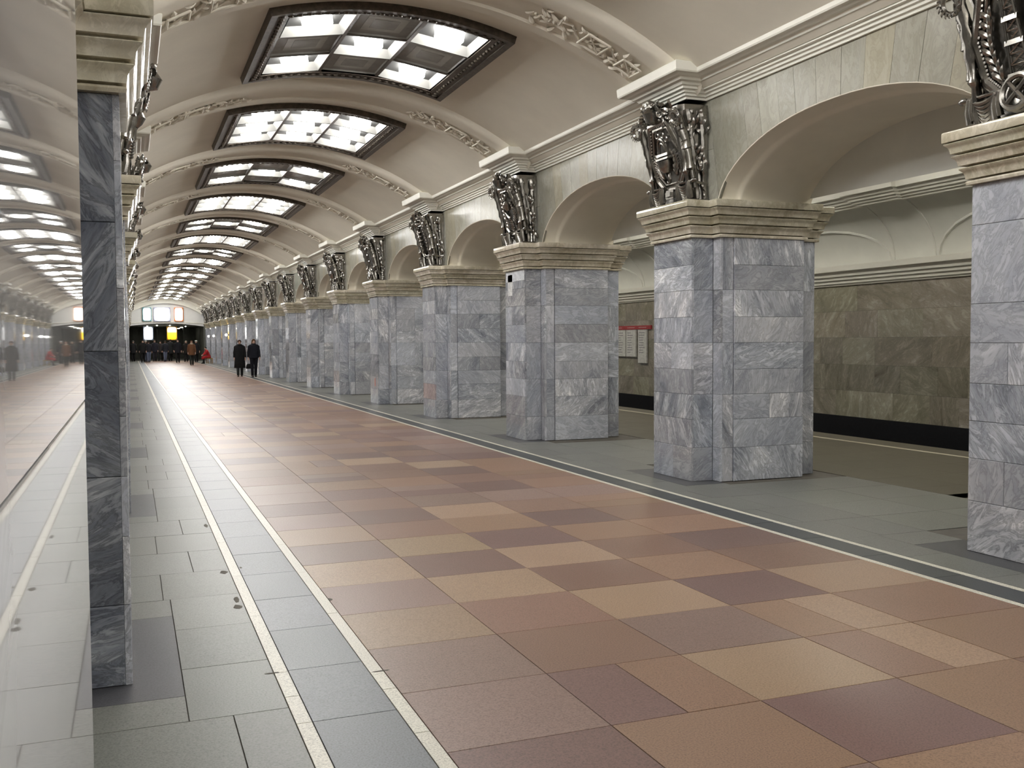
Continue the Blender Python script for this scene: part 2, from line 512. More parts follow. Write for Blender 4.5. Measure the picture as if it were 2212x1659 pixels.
# marble slabs on the spandrels: fanned over the arch, square over the pillars
def slab_defs(rnd):
    out = []                                        # polygons in (y, z)
    cuts = [-AW]
    while cuts[-1] < AW - .28: cuts.append(cuts[-1] + rnd.uniform(.24, .36))
    cuts[-1] = AW
    top = 4.275
    def topy(a): return a * 1.10 if abs(a) < AW else math.copysign(AW + .19, a)
    for a, b in zip(cuts[:-1], cuts[1:]):
        low = [(a + (b - a) * i / 4, arch_z((a + (b - a) * i / 4) / AW)) for i in range(5)]
        out.append(low + [(topy(b), top), (topy(a), top)])
    for s in (-1, 1):
        q = [(s * AW, CAPZ), (s * (S / 2), CAPZ), (s * (S / 2), 3.72), (s * (AW + .105), 3.72)]
        q2 = [(s * (AW + .105), 3.72), (s * (S / 2), 3.72), (s * (S / 2), top), (s * (AW + .19), top)]
        out += [q, q2]
    return out
def prism(m, poly, g=.003, t=.03):
    cy = sum(p[0] for p in poly) / len(poly); cz = sum(p[1] for p in poly) / len(poly)
    q = []
    for y, z in poly:
        d = Vector((cy - y, cz - z)); d = d.normalized() * g if d.length > 0 else d
        q.append((y + d.x, z + d.y))
    n = len(q)
    m.add([(0, y - cy, z - cz) for y, z in q] + [(t, y - cy, z - cz) for y, z in q], [tuple(range(n)), tuple(range(2 * n - 1, n - 1, -1))] + [(i, (i + 1) % n, n + (i + 1) % n, n + i) for i in range(n)])
    return cy, cz
for side, y0c, par, near in (('right', YR, wall_right, 6), ('left', YL, wall_left, 1)):
    far = MB()
    for k in range(-2, NP):
        rnd = random.Random(100 + k)
        yc = y0c + S * (k + .5)
        for poly in slab_defs(rnd):
            tint = rnd.choice([(.93, .92, .87), (.91, .90, .87), (.97, .93, .83), (.86, .855, .82), (.90, .885, .83), (1.0, 1.0, .97)])
            if -1 <= k < near:
                m = MB(); cy, cz = prism(m, poly)
                x = WALLX + rnd.uniform(0, .002)
                build(m, 'marble_slab', M_SPAN, par, loc=(mx(x, side) - (.03 if side == 'left' else 0), yc + cy, cz), color=tint)
            else:
                m = MB(); cy, cz = prism(m, poly)
                far.col = (tint[0] * rnd.uniform(.9, 1.08), tint[1], tint[2], 1)
                far.add([(mx(WALLX, side) - (.03 if side == 'left' else 0) + v[0], yc + cy + v[1], cz + v[2]) for v in m.v], m.f)
    build(far, 'marble_slabs_beyond', M_SPANA, par, kind='stuff')

# ------------------------------------------------------------------ structure: floor
floor_mb = MB()
floor_mb.box(-5.2, 11.0, YB, YE + 14, -.06, -.006)
floor = build(floor_mb, 'floor', M_JOINT, kind='structure', label='polished granite floor with white edged borders')

TAN, ORG, BRN, MAU, PNK = (0.331, 0.232, 0.157), (0.278, 0.174, 0.119), (0.232, 0.142, 0.106), (0.186, 0.116, 0.100), (0.249, 0.169, 0.142)
GG, GG2, DKG, BAND, PLT = (.175, .180, .162), (.160, .164, .150), (.075, .076, .082), (.15, .16, .18), (.105, .095, .070)
BANDR = (.062, .068, .072)
WHITE = (1, 1, 1)
tile_cache = {}
def tile_mesh(w, l, mat, t=.03):
    key = (round(w, 3), round(l, 3), mat.name)
    if key not in tile_cache:
        g = .0022; hw, hl = w / 2 - g, l / 2 - g; e = .001
        m = MB()
        m.add([(sx * hw, sy * hl, -t) for sx, sy in ((-1, -1), (1, -1), (1, 1), (-1, 1))] + [(sx * hw, sy * hl, -e * .6) for sx, sy in ((-1, -1), (1, -1), (1, 1), (-1, 1))]
              + [(sx * (hw - e), sy * (hl - e), 0) for sx, sy in ((-1, -1), (1, -1), (1, 1), (-1, 1))],
              [(i, (i + 1) % 4, 4 + (i + 1) % 4, 4 + i) for i in range(4)] + [(4 + i, 4 + (i + 1) % 4, 8 + (i + 1) % 4, 8 + i) for i in range(4)] + [(8, 9, 10, 11)])
        tile_cache[key] = m.mesh('tile', mat)
    return tile_cache[key]
rt = random.Random(5)
counts = {}
def tile(name, x0, x1, y0, y1, col, mat=None, far=None, va=.10, tilt=.0011):
    mat = mat or M_GRAN
    c = vary(col, va, rt)
    if far is not None:
        far.col = c
        g = .002
        far.box(x0 + g, x1 - g, y0 + g, y1 - g, -.03, rt.uniform(-.0006, 0), skip=('b',))
        return
    o = ob(name, tile_mesh(x1 - x0, y1 - y0, mat), floor, ((x0 + x1) / 2, (y0 + y1) / 2, rt.uniform(-.0006, 0)), 0, c)
    o.rotation_euler = (rt.uniform(-tilt, tilt), rt.uniform(-tilt, tilt), 0)
    counts[name] = counts.get(name, 0) + 1

# the terracotta field
RX = [1.115, 1.83, 2.57, 3.335, 4.07, 4.91]
ROW = .683; Y0 = 3.57
known = {-1: [MAU, ORG, MAU, ORG, BRN], 0: [PNK, MAU, TAN, BRN, ORG], 1: [PNK, BRN, PNK, ORG, BRN], 2: [TAN, BRN, TAN, MAU, TAN], 3: [PNK, TAN, BRN, ORG, BRN],
         4: [TAN, MAU, TAN, BRN, MAU], 5: [PNK, TAN, MAU, ORG, ORG], 6: [TAN, BRN, ORG, MAU, BRN], 7: [PNK, MAU, TAN, BRN, ORG]}
far = MB(); farR = far
for r in range(-16, 127):
    y0, y1 = Y0 + ROW * r, Y0 + ROW * (r + 1)
    if y0 < YB or y1 > YE: continue
    for c in range(5):
        col = known[r][c] if r in known else rt.choice([TAN, ORG, BRN, MAU, PNK, ORG, BRN] if (r + c) % 2 else [MAU, BRN, PNK, ORG, MAU])
        nearby = -1 <= r < 55
        fr = None if nearby else farR
        if nearby and rt.random() < .07 and c < 4:
            xm = (RX[c] + RX[c + 1]) / 2
            tile('granite_tile', RX[c], xm, y0, y1, col, None, fr); tile('granite_tile', xm, RX[c + 1], y0, y1, rt.choice([TAN, PNK, ORG]), None, fr)
        elif nearby and rt.random() < .04:
            ym = (y0 + y1) / 2
            tile('granite_tile', RX[c], RX[c + 1], y0, ym, col, None, fr); tile('granite_tile', RX[c], RX[c + 1], ym, y1, rt.choice([BRN, PNK, ORG]), None, fr)
        else:
            tile('granite_tile', RX[c], RX[c + 1], y0, y1, col, None, fr)
build(farR, 'granite_tiles_beyond', M_GRANA, floor, kind='stuff')

# white edging strips and the grey bands between them
def strip(x0, x1, ylist, name, col, mat, limit, va):
    fr = MB()
    for a, b in zip(ylist[:-1], ylist[1:]):
        tile(name, x0, x1, a, b, col, mat, None if 2.4 < b < limit else fr, va, .0007)
    build(fr, name + 's_beyond', M_GRANA, floor, kind='stuff')
def ysteps(start, lens, rnd):
    y = [start]
    while y[-1] < YE: y.append(y[-1] + rnd.choice(lens))
    return y
rnd = random.Random(2)
left_w = [YB] + [2.9, 3.55, 4.08, 4.41, 4.755] + [4.755 + x for x in (1.05, 2.1, 3.3, 4.1, 5.2)]
y = left_w[-1]
while y < YE: y += rnd.choice([.7, 1.05, 1.4]); left_w.append(y)
left_w2 = [YB, 2.6, 3.2, 3.8, 4.34, 4.59] + [4.59 + x for x in (1.1, 2.2, 3.2, 4.4, 5.3)]
y = left_w2[-1]
while y < YE: y += rnd.choice([.7, 1.05, 1.4]); left_w2.append(y)
WST = (.62, .60, .52)
strip(.615, .683, left_w, 'border_strip', WST, M_GRAN, 40, .03)
strip(1.047, 1.115, left_w2, 'border_strip', WST, M_GRAN, 40, .03)
strip(.683, 1.047, [4.77 + .692 * k for k in range(-16, 123)], 'band_slab', BAND, M_GRAN, 50, .05)
strip(4.91, 4.968, ysteps(YB, [1.05, 1.4, 1.75], rnd), 'border_strip', WST, M_GRAN, 40, .03)
strip(5.212, 5.27, ysteps(YB, [1.05, 1.4, 1.75], rnd), 'border_strip', WST, M_GRAN, 40, .03)
strip(4.968, 5.212, [4.3 + .692 * k for k in range(-16, 124)], 'band_slab', BANDR, M_GRAN, 50, .05)

# dark chips along the border strips
rc = random.Random(4)
for (x, y, sx, sy) in ((.585, 8.85, .02, .10), (.575, 7.0, .03, .07), (.585, 6.22, .02, .10), (.575, 6.05, .03, .06), (1.125, 6.0, .015, .04), (.70, 7.1, .01, .03), (.605, 4.76, .045, .012), (1.10, 4.59, .05, .012)):
    mm = MB(); q = [2 * PI * j / 9 for j in range(9)]
    mm.loft([[(sx * math.cos(a) * rc.uniform(.6, 1), sy * math.sin(a) * rc.uniform(.6, 1), z) for a in q] for z in (-.002, .0006)])
    build(mm, 'chipped_spot', M_JOINT, floor, loc=(x, y, 0))
# grey-green granite beside the pillars and through the arches, brown granite on the platforms
fg = MB(); fp = MB()
for side, y0c in (('left', YL), ('right', YR)):
    edge = .615 if side == 'left' else 2 * XC - 5.27
    for k in range(-2, NP):
        yc = y0c + S * k + (.22 if side == 'right' and k == 0 else 0)
        def gt(x0, x1, y0, y1, col, va=.06, name='grey_tile'):
            lim = 24 if side == 'left' else 18
            nearby = 2.3 < y1 < lim and y0 < YE
            a, b = (x0, x1) if side == 'left' else (2 * XC - x1, 2 * XC - x0)
            if y0 > YE or y1 < YB: return
            tile(name, a, b, max(y0, YB), min(y1, YE), col, None, None if nearby else fg, va)
        a, b = yc - .99, yc + 1.11
        rows = [a + (b - a) * i / 3 for i in range(4)]
        for u, v in zip(rows[:-1], rows[1:]): gt(.2, edge, u, v, GG2)
        gt(-.3, .2, yc - .67, yc + .72, DKG, .05, 'dark_slab')
        gt(-.3, .2, a, yc - .67, GG2); gt(-.3, .2, yc + .72, b, GG2)
        rest = S - (b - a); nr = 4
        for i in range(nr):
            u, v = b + rest * i / nr, b + rest * (i + 1) / nr
            if i % 2: gt(-.3, .38, u, v, GG2); gt(.38, edge, u, v, GG2)
            else:
                gt(-.3, .16, u, v, GG2); gt(.16, edge, u, v, GG2)
            gt(-1.1, -.3, u, v, GG); gt(-1.9, -1.1, u, v, GG)
        for i in range(7):
            u, v = yc - S / 2 + S * i / 7, yc - S / 2 + S * (i + 1) / 7
            for j in range(4):
                x0 = -4.53 + (4.53 - 1.9) * j / 4; x1 = -4.53 + (4.53 - 1.9) * (j + 1) / 4
                q0, q1 = (x0, x1) if side == 'left' else (2 * XC - x1, 2 * XC - x0)
                fp.col = vary(PLT, .06, rt); fp.box(q0 + .0015, q1 - .0015, u + .0015, v - .0015, -.03, 0, skip=('b',))
for side in ('left', 'right'):
    for x0, x1, col in ((-4.63, -4.53, (.50, .46, .36)), (-5.13, -4.63, PLT)):
        q0, q1 = (x0, x1) if side == 'left' else (2 * XC - x1, 2 * XC - x0)
        for k in range(-6, 90):
            fp.col = vary(col, .05, rt); fp.box(q0 + .001, q1 - .001, k + .001, k + .999, -.03, 0, skip=('b',))
fg.col = (GG[0], GG[1], GG[2], 1)
fd = MB()
for k in range(14):
    for j in range(8):
        fd.col = vary((.10, .10, .095), .1, rt); fd.box(-.3 + j * .8, .5 + j * .8, YE + k, YE + k + .998, -.03, 0, skip=('b',))
build(fg, 'grey_tiles_beyond', M_GRANA, floor, kind='stuff')
build(fp, 'platform_tiles', M_GRANA, floor, kind='stuff')
build(fd, 'lobby_tiles', M_GRANA, floor, kind='stuff')

# ------------------------------------------------------------------ structure: platforms and track walls
PX = 10.95                              # platform edge
TW = 13.9                               # track wall
def sweep(m, pts, side, y0=YB, y1=YE):
    m.loft([[(mx(x, side), y0, z) for x, z in pts], [(mx(x, side), y1, z) for x, z in pts]], False, False)
for side, idx in (('right', 2), ('left', 3)):
    m = MB()
    # platform vault: from over the arcade, up across, to the upper cornice and down the haunch
    pts = [(7.30, 3.2), (7.32, 4.3), (7.6, 4.55)]
    for i in range(11):
        a = i / 10; x = 7.6 + (12.9 - 7.6) * a
        pts.append((x, 4.55 + 1.05 * math.sin(PI * a) - .15 * a))
    pts += [(12.95, 4.2)]
    sweep(m, pts, side)
    vault_o = build(m, 'ceiling_platform' if side == 'right' else 'ceiling_platform_far', M_PLATV, None, True, kind='structure', label='grey plaster vault above the %s platform' % ('opposite' if side == 'right' else 'close'))
    # haunch panel with shallow lunettes between ribs
    m = MB()
    H0, H1 = (13.05, 4.15), (13.86, 3.10)
    hp = []
    for i in range(9):
        t = i / 8
        hp.append((H0[0] + (H1[0] - H0[0]) * math.sin(t * PI / 2) , H0[1] + (H1[1] - H0[1]) * (1 - math.cos(t * PI / 2)) * .5 + (H1[1] - H0[1]) * t * .5))
    sweep(m, hp, side)
    build(m, 'haunch', M_PLATV, vault_o, True)
    y0c = YR if side == 'right' else YL
    m = MB()
    for k in range(0, 9):
        for yy in (y0c + S * (k + 1.83), y0c + S * (k + 2.04)):
            path = [(mx(x - .004, side), yy, z) for x, z in hp]
            m.tube(path, .022, 5)
        yc = y0c + S * (k + 1.435)
        path = []
        for i in range(13):
            a = PI * i / 12; t = 1 - .58 * math.sin(a); yy = yc - math.cos(a) * 1.88
            j = t * 8; j0 = min(int(j), 7); f = j - j0
            x = hp[j0][0] * (1 - f) + hp[j0 + 1][0] * f; z = hp[j0][1] * (1 - f) + hp[j0 + 1][1] * f
            path.append((mx(x - .003, side), yy, z))
        m.tube(path, .03, 5)
    build(m, 'haunch_ribs', M_PLATV, vault_o, True, kind='stuff')
    m = MB()
    up = [(13.12, 4.10), (13.02, 4.10), (13.00, 4.14), (12.96, 4.14), (12.94, 4.18), (12.90, 4.18), (12.88, 4.22), (12.84, 4.23), (12.80, 4.28), (12.74, 4.29), (12.72, 4.40), (12.95, 4.46)]
    rings = []
    for i, (x, z) in enumerate(up):
        row = [(mx(x, side), YB, z)]; d = 13.12 - x
        for k in range(0, NP):
            yc = y0c + S * (k + .935); h = .50 + d * .5
            row += [(mx(x, side), yc - h, z), (mx(x - .10, side), yc - h, z), (mx(x - .10, side), yc + h, z), (mx(x, side), yc + h, z)]
        row.append((mx(x, side), YE, z)); rings.append(row)
    m.loft(rings, False, False)
    build(m, 'trim_%d' % (n0 + idx), M_CORN, kind='structure', label='upper stepped cornice of the %s platform vault' % ('opposite' if side == 'right' else 'close'))
    m = MB()
    lo = [(13.90, 2.70), (13.86, 2.70), (13.85, 2.74), (13.82, 2.74), (13.81, 2.80), (13.77, 2.81), (13.76, 2.87), (13.72, 2.88), (13.70, 2.96), (13.63, 2.98), (13.62, 3.09), (13.90, 3.12)]
    sweep(m, lo, side)
    build(m, 'trim_%d' % (n0 + idx + 2), M_CORN, kind='structure', label='lower stepped cornice topping the %s track wall' % ('opposite' if side == 'right' else 'close'))
    # track wall and pit
    m = MB()
    sweep(m, [(TW + .04, 4.3), (TW + .04, -1.3)], side)
    tw = build(m, 'wall_track_right' if side == 'right' else 'wall_track_left', M_JOINT, kind='structure', label='brown marble track wall beyond the %s platform' % ('opposite' if side == 'right' else 'close'))
    m = MB()
    sweep(m, [(TW, -.02), (TW, -1.3), (PX, -1.3), (PX, -.035), (PX - .05, -.035)], side)
    build(m, 'track_pit', M_BLACK, tw)
    rows = [-.02, .52, 1.06, 1.62, 2.16, 2.70]
    rk = random.Random(21); far = MB(); pc = {}
    if side == 'right':
        for a, b in zip(rows[:-1], rows[1:]):
            y = 6.0 + rk.uniform(0, .5)
            while y < 34:
                w = rk.choice([.7, .95, 1.2, 1.5]); key = (w, round(b - a, 3))
                if key not in pc:
                    mm = MB(); g = .002
                    mm.box(-.03, 0, -w / 2 + g, w / 2 - g, -(b - a) / 2 + g, (b - a) / 2 - g, skip=('r',)); pc[key] = mm.mesh('wall_panel', M_TRACK)
                ob('wall_panel', pc[key], tw, (TW + .03 + rk.uniform(0, .003), y + w / 2, (a + b) / 2), 0, vary((1, 1, 1), .16, rk))
                y += w
    m = MB()
    if side == 'right':
        m.box(TW, TW + .03, YB, 6.0, -.02, 2.72); m.box(TW, TW + .03, 34.2, YE, -.02, 2.72)
        for yy in (14.15, 16.1): pass
    else:
        m.box(mx(TW + .03, side), mx(TW, side), YB, YE, -.02, 2.72)
    build(m, 'marble_facing', M_TRACK, tw, color=(1, 1, 1))

# closing walls
m = MB(); m.box(-8.2, 14.2, YB - .1, YB, -1.4, 6)
build(m, 'wall_back', M_PLATV, kind='structure', label='plaster wall closing the hall behind the viewer')

# end wall: lunette with a low arched opening into the dark lobby
m = MB()
zt = []
N = 24
xs = [-.35 + 6.5 * i / N for i in range(N + 1)]
def open_z(x): return 3.24 - .24 * ((x - XC) / 3.0) ** 2
def lun_z(x): return vault_z(min(abs(x - XC), 3.04)) + .05
n = N + 1
for yy in (YE, YE + .5):
    m.add([(x, yy, open_z(x)) for x in xs] + [(x, yy, lun_z(x) + .3) for x in xs], [(i, i + 1, n + i + 1, n + i) for i in range(N)])
m.add([(x, YE, open_z(x)) for x in xs] + [(x, YE + .5, open_z(x)) for x in xs], [(i, i + 1, n + i + 1, n + i) for i in range(N)])
wall_end = build(m, 'wall_end', plain('lunette_plaster', (.72, .72, .70), .6, 0, 3, .03), kind='structure', label='white lunette wall above the dark lobby opening at the far end')
m = MB()
m.tube([(x, YE - .03, 3.345 - .10 * ((x - XC) / 3) ** 2) for x in xs], .035, 6)
build(m, 'moulding', M_CORN, wall_end)
m = MB()
vs_ = []
for dx, drop in ((3.0, .30), (2.4, .30), (1.8, .3), (1.2, .3), (.6, .3), (0, .3)): pass
rings = []
for yy, dr in ((YE - .02, .42), (YE - .55, .42), (YE - .60, .36), (YE - .62, -.02)):
    rings.append([(XC + d, yy, vault_z(d, dr)) for d in arc_pts(-3.0, 3.0, 30)])
m.loft(rings, False, False)
build(m, 'trim_%d' % (n0 + 8), M_CORN, None, True, kind='structure', label='pale plaster arch framing the lunette at the far end')
m = MB(); m.box(-.5, 6.3, YE + .5, YE + 14, 3.0, 3.3)
build(m, 'ceiling_lobby', M_DARK, kind='structure', label='dark flat ceiling of the lobby beyond the far opening')
for nm, x0, x1, lab in (('wall_lobby_left', -.6, -.3, 'close'), ('wall_lobby_right', 6.13, 6.4, 'opposite')):
    m = MB(); m.box(x0, x1, YE + .51, YE + 14, 0, 3.0)
    build(m, nm, M_DARK, kind='structure', label='dark side wall of the far lobby, %s side' % lab)
m = MB(); m.box(-.3, 6.13, YE + 13.9, YE + 14, 0, 3.0)
lobby = build(m, 'wall_lobby_back', M_DARK, kind='structure', label='dark back wall of the lobby beyond the crowd')
for i, x in enumerate((.55, 2.65, 5.0)):
    m = MB(); m.box(x - .22, x + .22, YE + 7.6, YE + 8.1, 0, 3.0); m.box(x - .27, x + .27, YE + 7.55, YE + 8.15, 2.8, 3.0)
    build(m, 'lobby_pier', M_DARK, lobby)
M_LOB = emit('lobby_fill_glow', (1, .95, .8), 14.0)  # glow for ceiling troughs added to lift the black lobby
for x in (1.5, 4.4):
    for y in (3.5, 10.0):
        r = ob('added_lobby_light', None, None, (x, YE + y, 3.0), 0, label='added dim trough light on the lobby ceiling beyond the crowd', cat='ceiling light', group='added lobby trough lights')
        m = MB(); m.box(-.15, .15, -.5, .5, -.06, 0); build(m, 'housing', M_FRAME, r)
        m = MB(); m.box(-.12, .12, -.45, .45, -.09, -.06); build(m, 'diffuser', M_LOB, r)
for x0, x1 in ((-8.2, -.3), (6.1, 14.2)):
    m = MB(); m.box(x0, x1, YE, YE + .1, -1.4, 6)
    build(m, 'wall_platform_end', M_DARK, kind='structure', label='dark wall closing the platform tunnel at the far end, %s side' % ('close' if x0 < 0 else 'opposite'))

# ------------------------------------------------------------------ pylons
ORD = ['first', 'second', 'third', 'fourth', 'fifth', 'sixth', 'seventh', 'eighth', 'ninth', 'tenth', 'eleventh', 'twelfth', 'thirteenth', 'fourteenth', 'fifteenth', 'sixteenth', 'seventeenth', 'eighteenth', 'nineteenth']
def row_name(side, idx):
    if idx < 0: return 'behind the mirror-polished pillar, across the hall'
    return 'the %s across the hall' % ORD[idx] if side == 'right' else 'the %s on the mirror-polished side' % ORD[idx]
OUT = [(0, -.42), (0, .42), (-.28, .42), (-.28, .57), (-1.40, .57), (-1.40, .42), (-1.68, .42), (-1.68, -.42), (-1.40, -.42), (-1.40, -.57), (-.28, -.57), (-.28, -.42)]
def outline(d):
    n = len(OUT); r = []
    for i in range(n):
        p, a, b = OUT[i], OUT[i - 1], OUT[(i + 1) % n]
        ox = oy = 0
        for q0, q1 in ((a, p), (p, b)):
            dx, dy = q1[0] - q0[0], q1[1] - q0[1]
            L = math.hypot(dx, dy); nx, ny = -dy / L, dx / L
            # polygon runs counter-clockwise seen from below; flip so normals point out
            ox += -nx if True else nx; oy += -ny
        r.append((p[0] + ox * d * -1 * SGN, p[1] + oy * d * -1 * SGN))
    return r
SGN = 1
if max(p[0] for p in outline(.1)) < .05: SGN = -1
def ring3(d, z): return [(x, y, z) for x, y in outline(d)]
m = MB(); m.loft([ring3(-.03, 0), ring3(-.03, CAPZ - .03)])
CORE = m.mesh('core', M_PIL)
CAPP = [(2.73, 2.762, [(.012, 2.73), (.03, 2.732), (.034, 2.75), (.026, 2.762)])]
for z0, z1, d in ((2.764, 2.862, .028), (2.864, 2.956, .066), (2.958, 3.050, .104)):
    h = z1 - z0
    CAPP.append((z0, z1, [(d - .045, z0), (d - .040, z0 + .010), (d + .004, z0 + .012), (d + .010, z0 + h * .45), (d + .020, z0 + h * .68), (d + .036, z0 + h * .82), (d + .040, z0 + h * .90), (d + .034, z0 + h * .96), (d + .015, z1)]))
CAPP.append((3.052, CAPZ, [(.12, 3.052), (.150, 3.054), (.152, 3.06), (.152, 3.122), (.147, CAPZ)]))
CAPM = []
for z0, z1, prof in CAPP:
    m = MB(); m.loft([ring3(d, z) for d, z in prof])
    CAPM.append(m.mesh('capital_course', M_CAP, True))

CRS = [0, .38, .70, .98, 1.26, 1.56, 1.85, 2.15, 2.43, 2.73]
TALL = [0, .38, .98, 1.56, 2.15, 2.73]
def panel_defs(rnd):
    out = []                    # (x, y, rz, width, z0, z1)
    zs = list(CRS)
    drop = rnd.sample([3, 5, 7], rnd.choice([0, 1, 2]))
    zs = [z for i, z in enumerate(zs) if i not in drop]
    for a, b in zip(zs[:-1], zs[1:]):
        if rnd.random() < .3:
            s = rnd.uniform(.3, .6)
            out += [(-.03, -.42 + .42 * s, 0, .84 * s, a, b), (-.03, .42 - .42 * (1 - s), 0, .84 * (1 - s), a, b)]
        else: out.append((-.03, 0, 0, .84, a, b))
    for s in (-1, 1):
        rz = s * PI / 2
        for a, b in zip(TALL[:-1], TALL[1:]):
            out.append((-.155, s * .39, rz, .25, a, b))
            out.append((-.31, s * .495, 0, .149, a, b))
            out.append((-.38, s * .54, rz, .14, a, b))
            out.append((-1.54, s * .39, rz, .27, a, b))
        zs = [z for i, z in enumerate(CRS) if i not in rnd.sample([2, 4, 6, 8], rnd.choice([0, 1]))]
        for a, b in zip(zs[:-1], zs[1:]):
            if rnd.random() < .22: out += [(-.69, s * .555, rz, .48, a, b), (-1.16, s * .555, rz, .46, a, b)]
            else: out.append((-.925, s * .555, rz, .94, a, b))
    return out
pcache = {}
def panel_mesh(w, h, t=.03, mat=None):
    mat = mat or M_PIL
    key = (round(w, 3), round(h, 3), mat.name)
    if key not in pcache:
        m = MB(); panel_into(m, w, h, t); pcache[key] = m.mesh('marble_panel', mat)
    return pcache[key]
def mirror_mesh(w, h):
    m = MB(); panel_into(m, w, h, g=.0004, e=.0005); return m.mesh('marble_panel', M_MIRROR)
def panel_into(m, w, h, t=.03, T=None, g=.0013, e=.003):
    a, b = w / 2 - g, h / 2 - g
    q = ((-1, -1), (1, -1), (1, 1), (-1, 1))
    v = [(0, u * a, s * b) for u, s in q] + [(t - e, u * a, s * b) for u, s in q] + [(t, u * (a - e), s * (b - e)) for u, s in q]
    if T: v = [T @ Vector(p) for p in v]
    m.add(v, [(i, (i + 1) % 4, 4 + (i + 1) % 4, 4 + i) for i in range(4)] + [(4 + i, 4 + (i + 1) % 4, 8 + (i + 1) % 4, 8 + i) for i in range(4)] + [(8, 9, 10, 11)])
def ptint(rnd):
    k = rnd.choice([.84, .93, 1.0, 1.0, 1.06, 1.12, 1.2])
    w = rnd.uniform(-.02, .02)
    return (k * (1 + w), k, k * (1.02 - w), 1)
farm = MB(); rnd = random.Random(77)
for (x, y, rz, w, a, b) in panel_defs(rnd):
    farm.col = ptint(rnd)
    panel_into(farm, w, b - a, .03, Matrix.Translation((x, y, (a + b) / 2)) @ Matrix.Rotation(rz, 4, 'Z'))
FARCLAD = farm.mesh('cladding', M_PILA)
special = {('right', 0): 'grey marble pillar standing under the oil derrick relief',
           ('right', 1): 'grey marble pillar standing under the relief with a crane ladle and hook',
           ('right', 2): 'grey marble pillar with a pale cream patch high on its hall face',
           ('right', 3): 'grey marble pillar with a reddish brown slab low on its hall face',
           ('right', 4): 'grey marble pillar with a small red printed notice near its foot',
           ('left', 0): 'mirror-polished grey marble pillar at the viewer\'s elbow, reflecting the hall',
           ('left', 1): 'dark blue-grey streaked marble pillar next to the mirror-polished one'}
pylons = {}
for side, X, y0c in (('right', XR, YR), ('left', XL, YL)):
    for k in range(-1, NP):
        idx = k if side == 'right' else k + 1
        yc = y0c + S * k + (.22 if side == 'right' and k == 0 else 0)
        x = X if not (side == 'left' and k == -1) else -.0300
        root = ob('marble_pillar', None, None, (x, yc, 0), PI if side == 'right' else 0,
                  label=special.get((side, idx), 'grey marble pillar with stepped cream capital, %s' % row_name(side, idx)),
                  cat='pillar', group='marble pillars of the hall')
        root.empty_display_size = .2
        pylons[(side, idx)] = root
        ob('core', CORE, root, color=(.9, .9, .92))
        for me in CAPM:
            ob('capital_course', me, root, color=vary((1, 1, 1), .10, rt))
        detailed = (side == 'right' and 0 <= idx <= 8) or (side == 'left' and 0 <= idx <= 5)
        if not detailed:
            ob('marble_panels', FARCLAD, root, kind='stuff'); continue
        rnd = random.Random(40 + k * 3 + (0 if side == 'right' else 500))
        dark = .62 if side == 'left' and idx == 1 else 1.0
        defs = panel_defs(rnd)
        if side == 'left' and idx == 0:
            defs = [d for d in defs if d[0] != -.03]
            for a, b in ((0, .38), (.38, .98), (1.56, 2.15), (2.15, 2.73)): defs.append((-.03, 0, 0, .84, a, b))
            defs += [(-.03, -.16, 0, .52, .98, 1.56), (-.03, .26, 0, .32, .98, 1.56)]
        for (px, py, rz, w, a, b) in defs:
            t = ptint(rnd)
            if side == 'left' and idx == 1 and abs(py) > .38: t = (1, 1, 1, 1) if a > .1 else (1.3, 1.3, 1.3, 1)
            if side == 'left' and idx == 0: t = (1.1, 1.1, 1.1, 1)
            if side == 'right' and idx == 3 and px == -.03 and a == .38: t = (.95, .78, .76, 1)
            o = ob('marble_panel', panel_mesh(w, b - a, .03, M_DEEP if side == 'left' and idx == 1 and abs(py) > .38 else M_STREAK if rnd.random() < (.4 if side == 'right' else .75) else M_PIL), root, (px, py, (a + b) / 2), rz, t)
            o.rotation_euler = (rnd.uniform(-.001, .001), rnd.uniform(-.0015, .0015), rz + rnd.uniform(-.0015, .0015))
            if side == 'left' and idx == 0 and px == -.03:
                o.rotation_euler = (0, 0, rz + rnd.uniform(-.0008, .0008)); o.data = mirror_mesh(w, b - a); o.color = (1, 1, 1, 1)
# pale repair patches on the third pillar opposite
for (py, z, w, h, c) in ((.20, 2.50, .20, .34, (1.9, 1.85, 1.7)), (-.02, 2.64, .80, .17, (1.7, 1.7, 1.68))):
    m = MB(); m.box(0, .004, -w / 2, w / 2, -h / 2, h / 2)
    build(m, 'pale_patch', M_PIL, pylons[('right', 2)], loc=(.0005, -py, z), color=c)

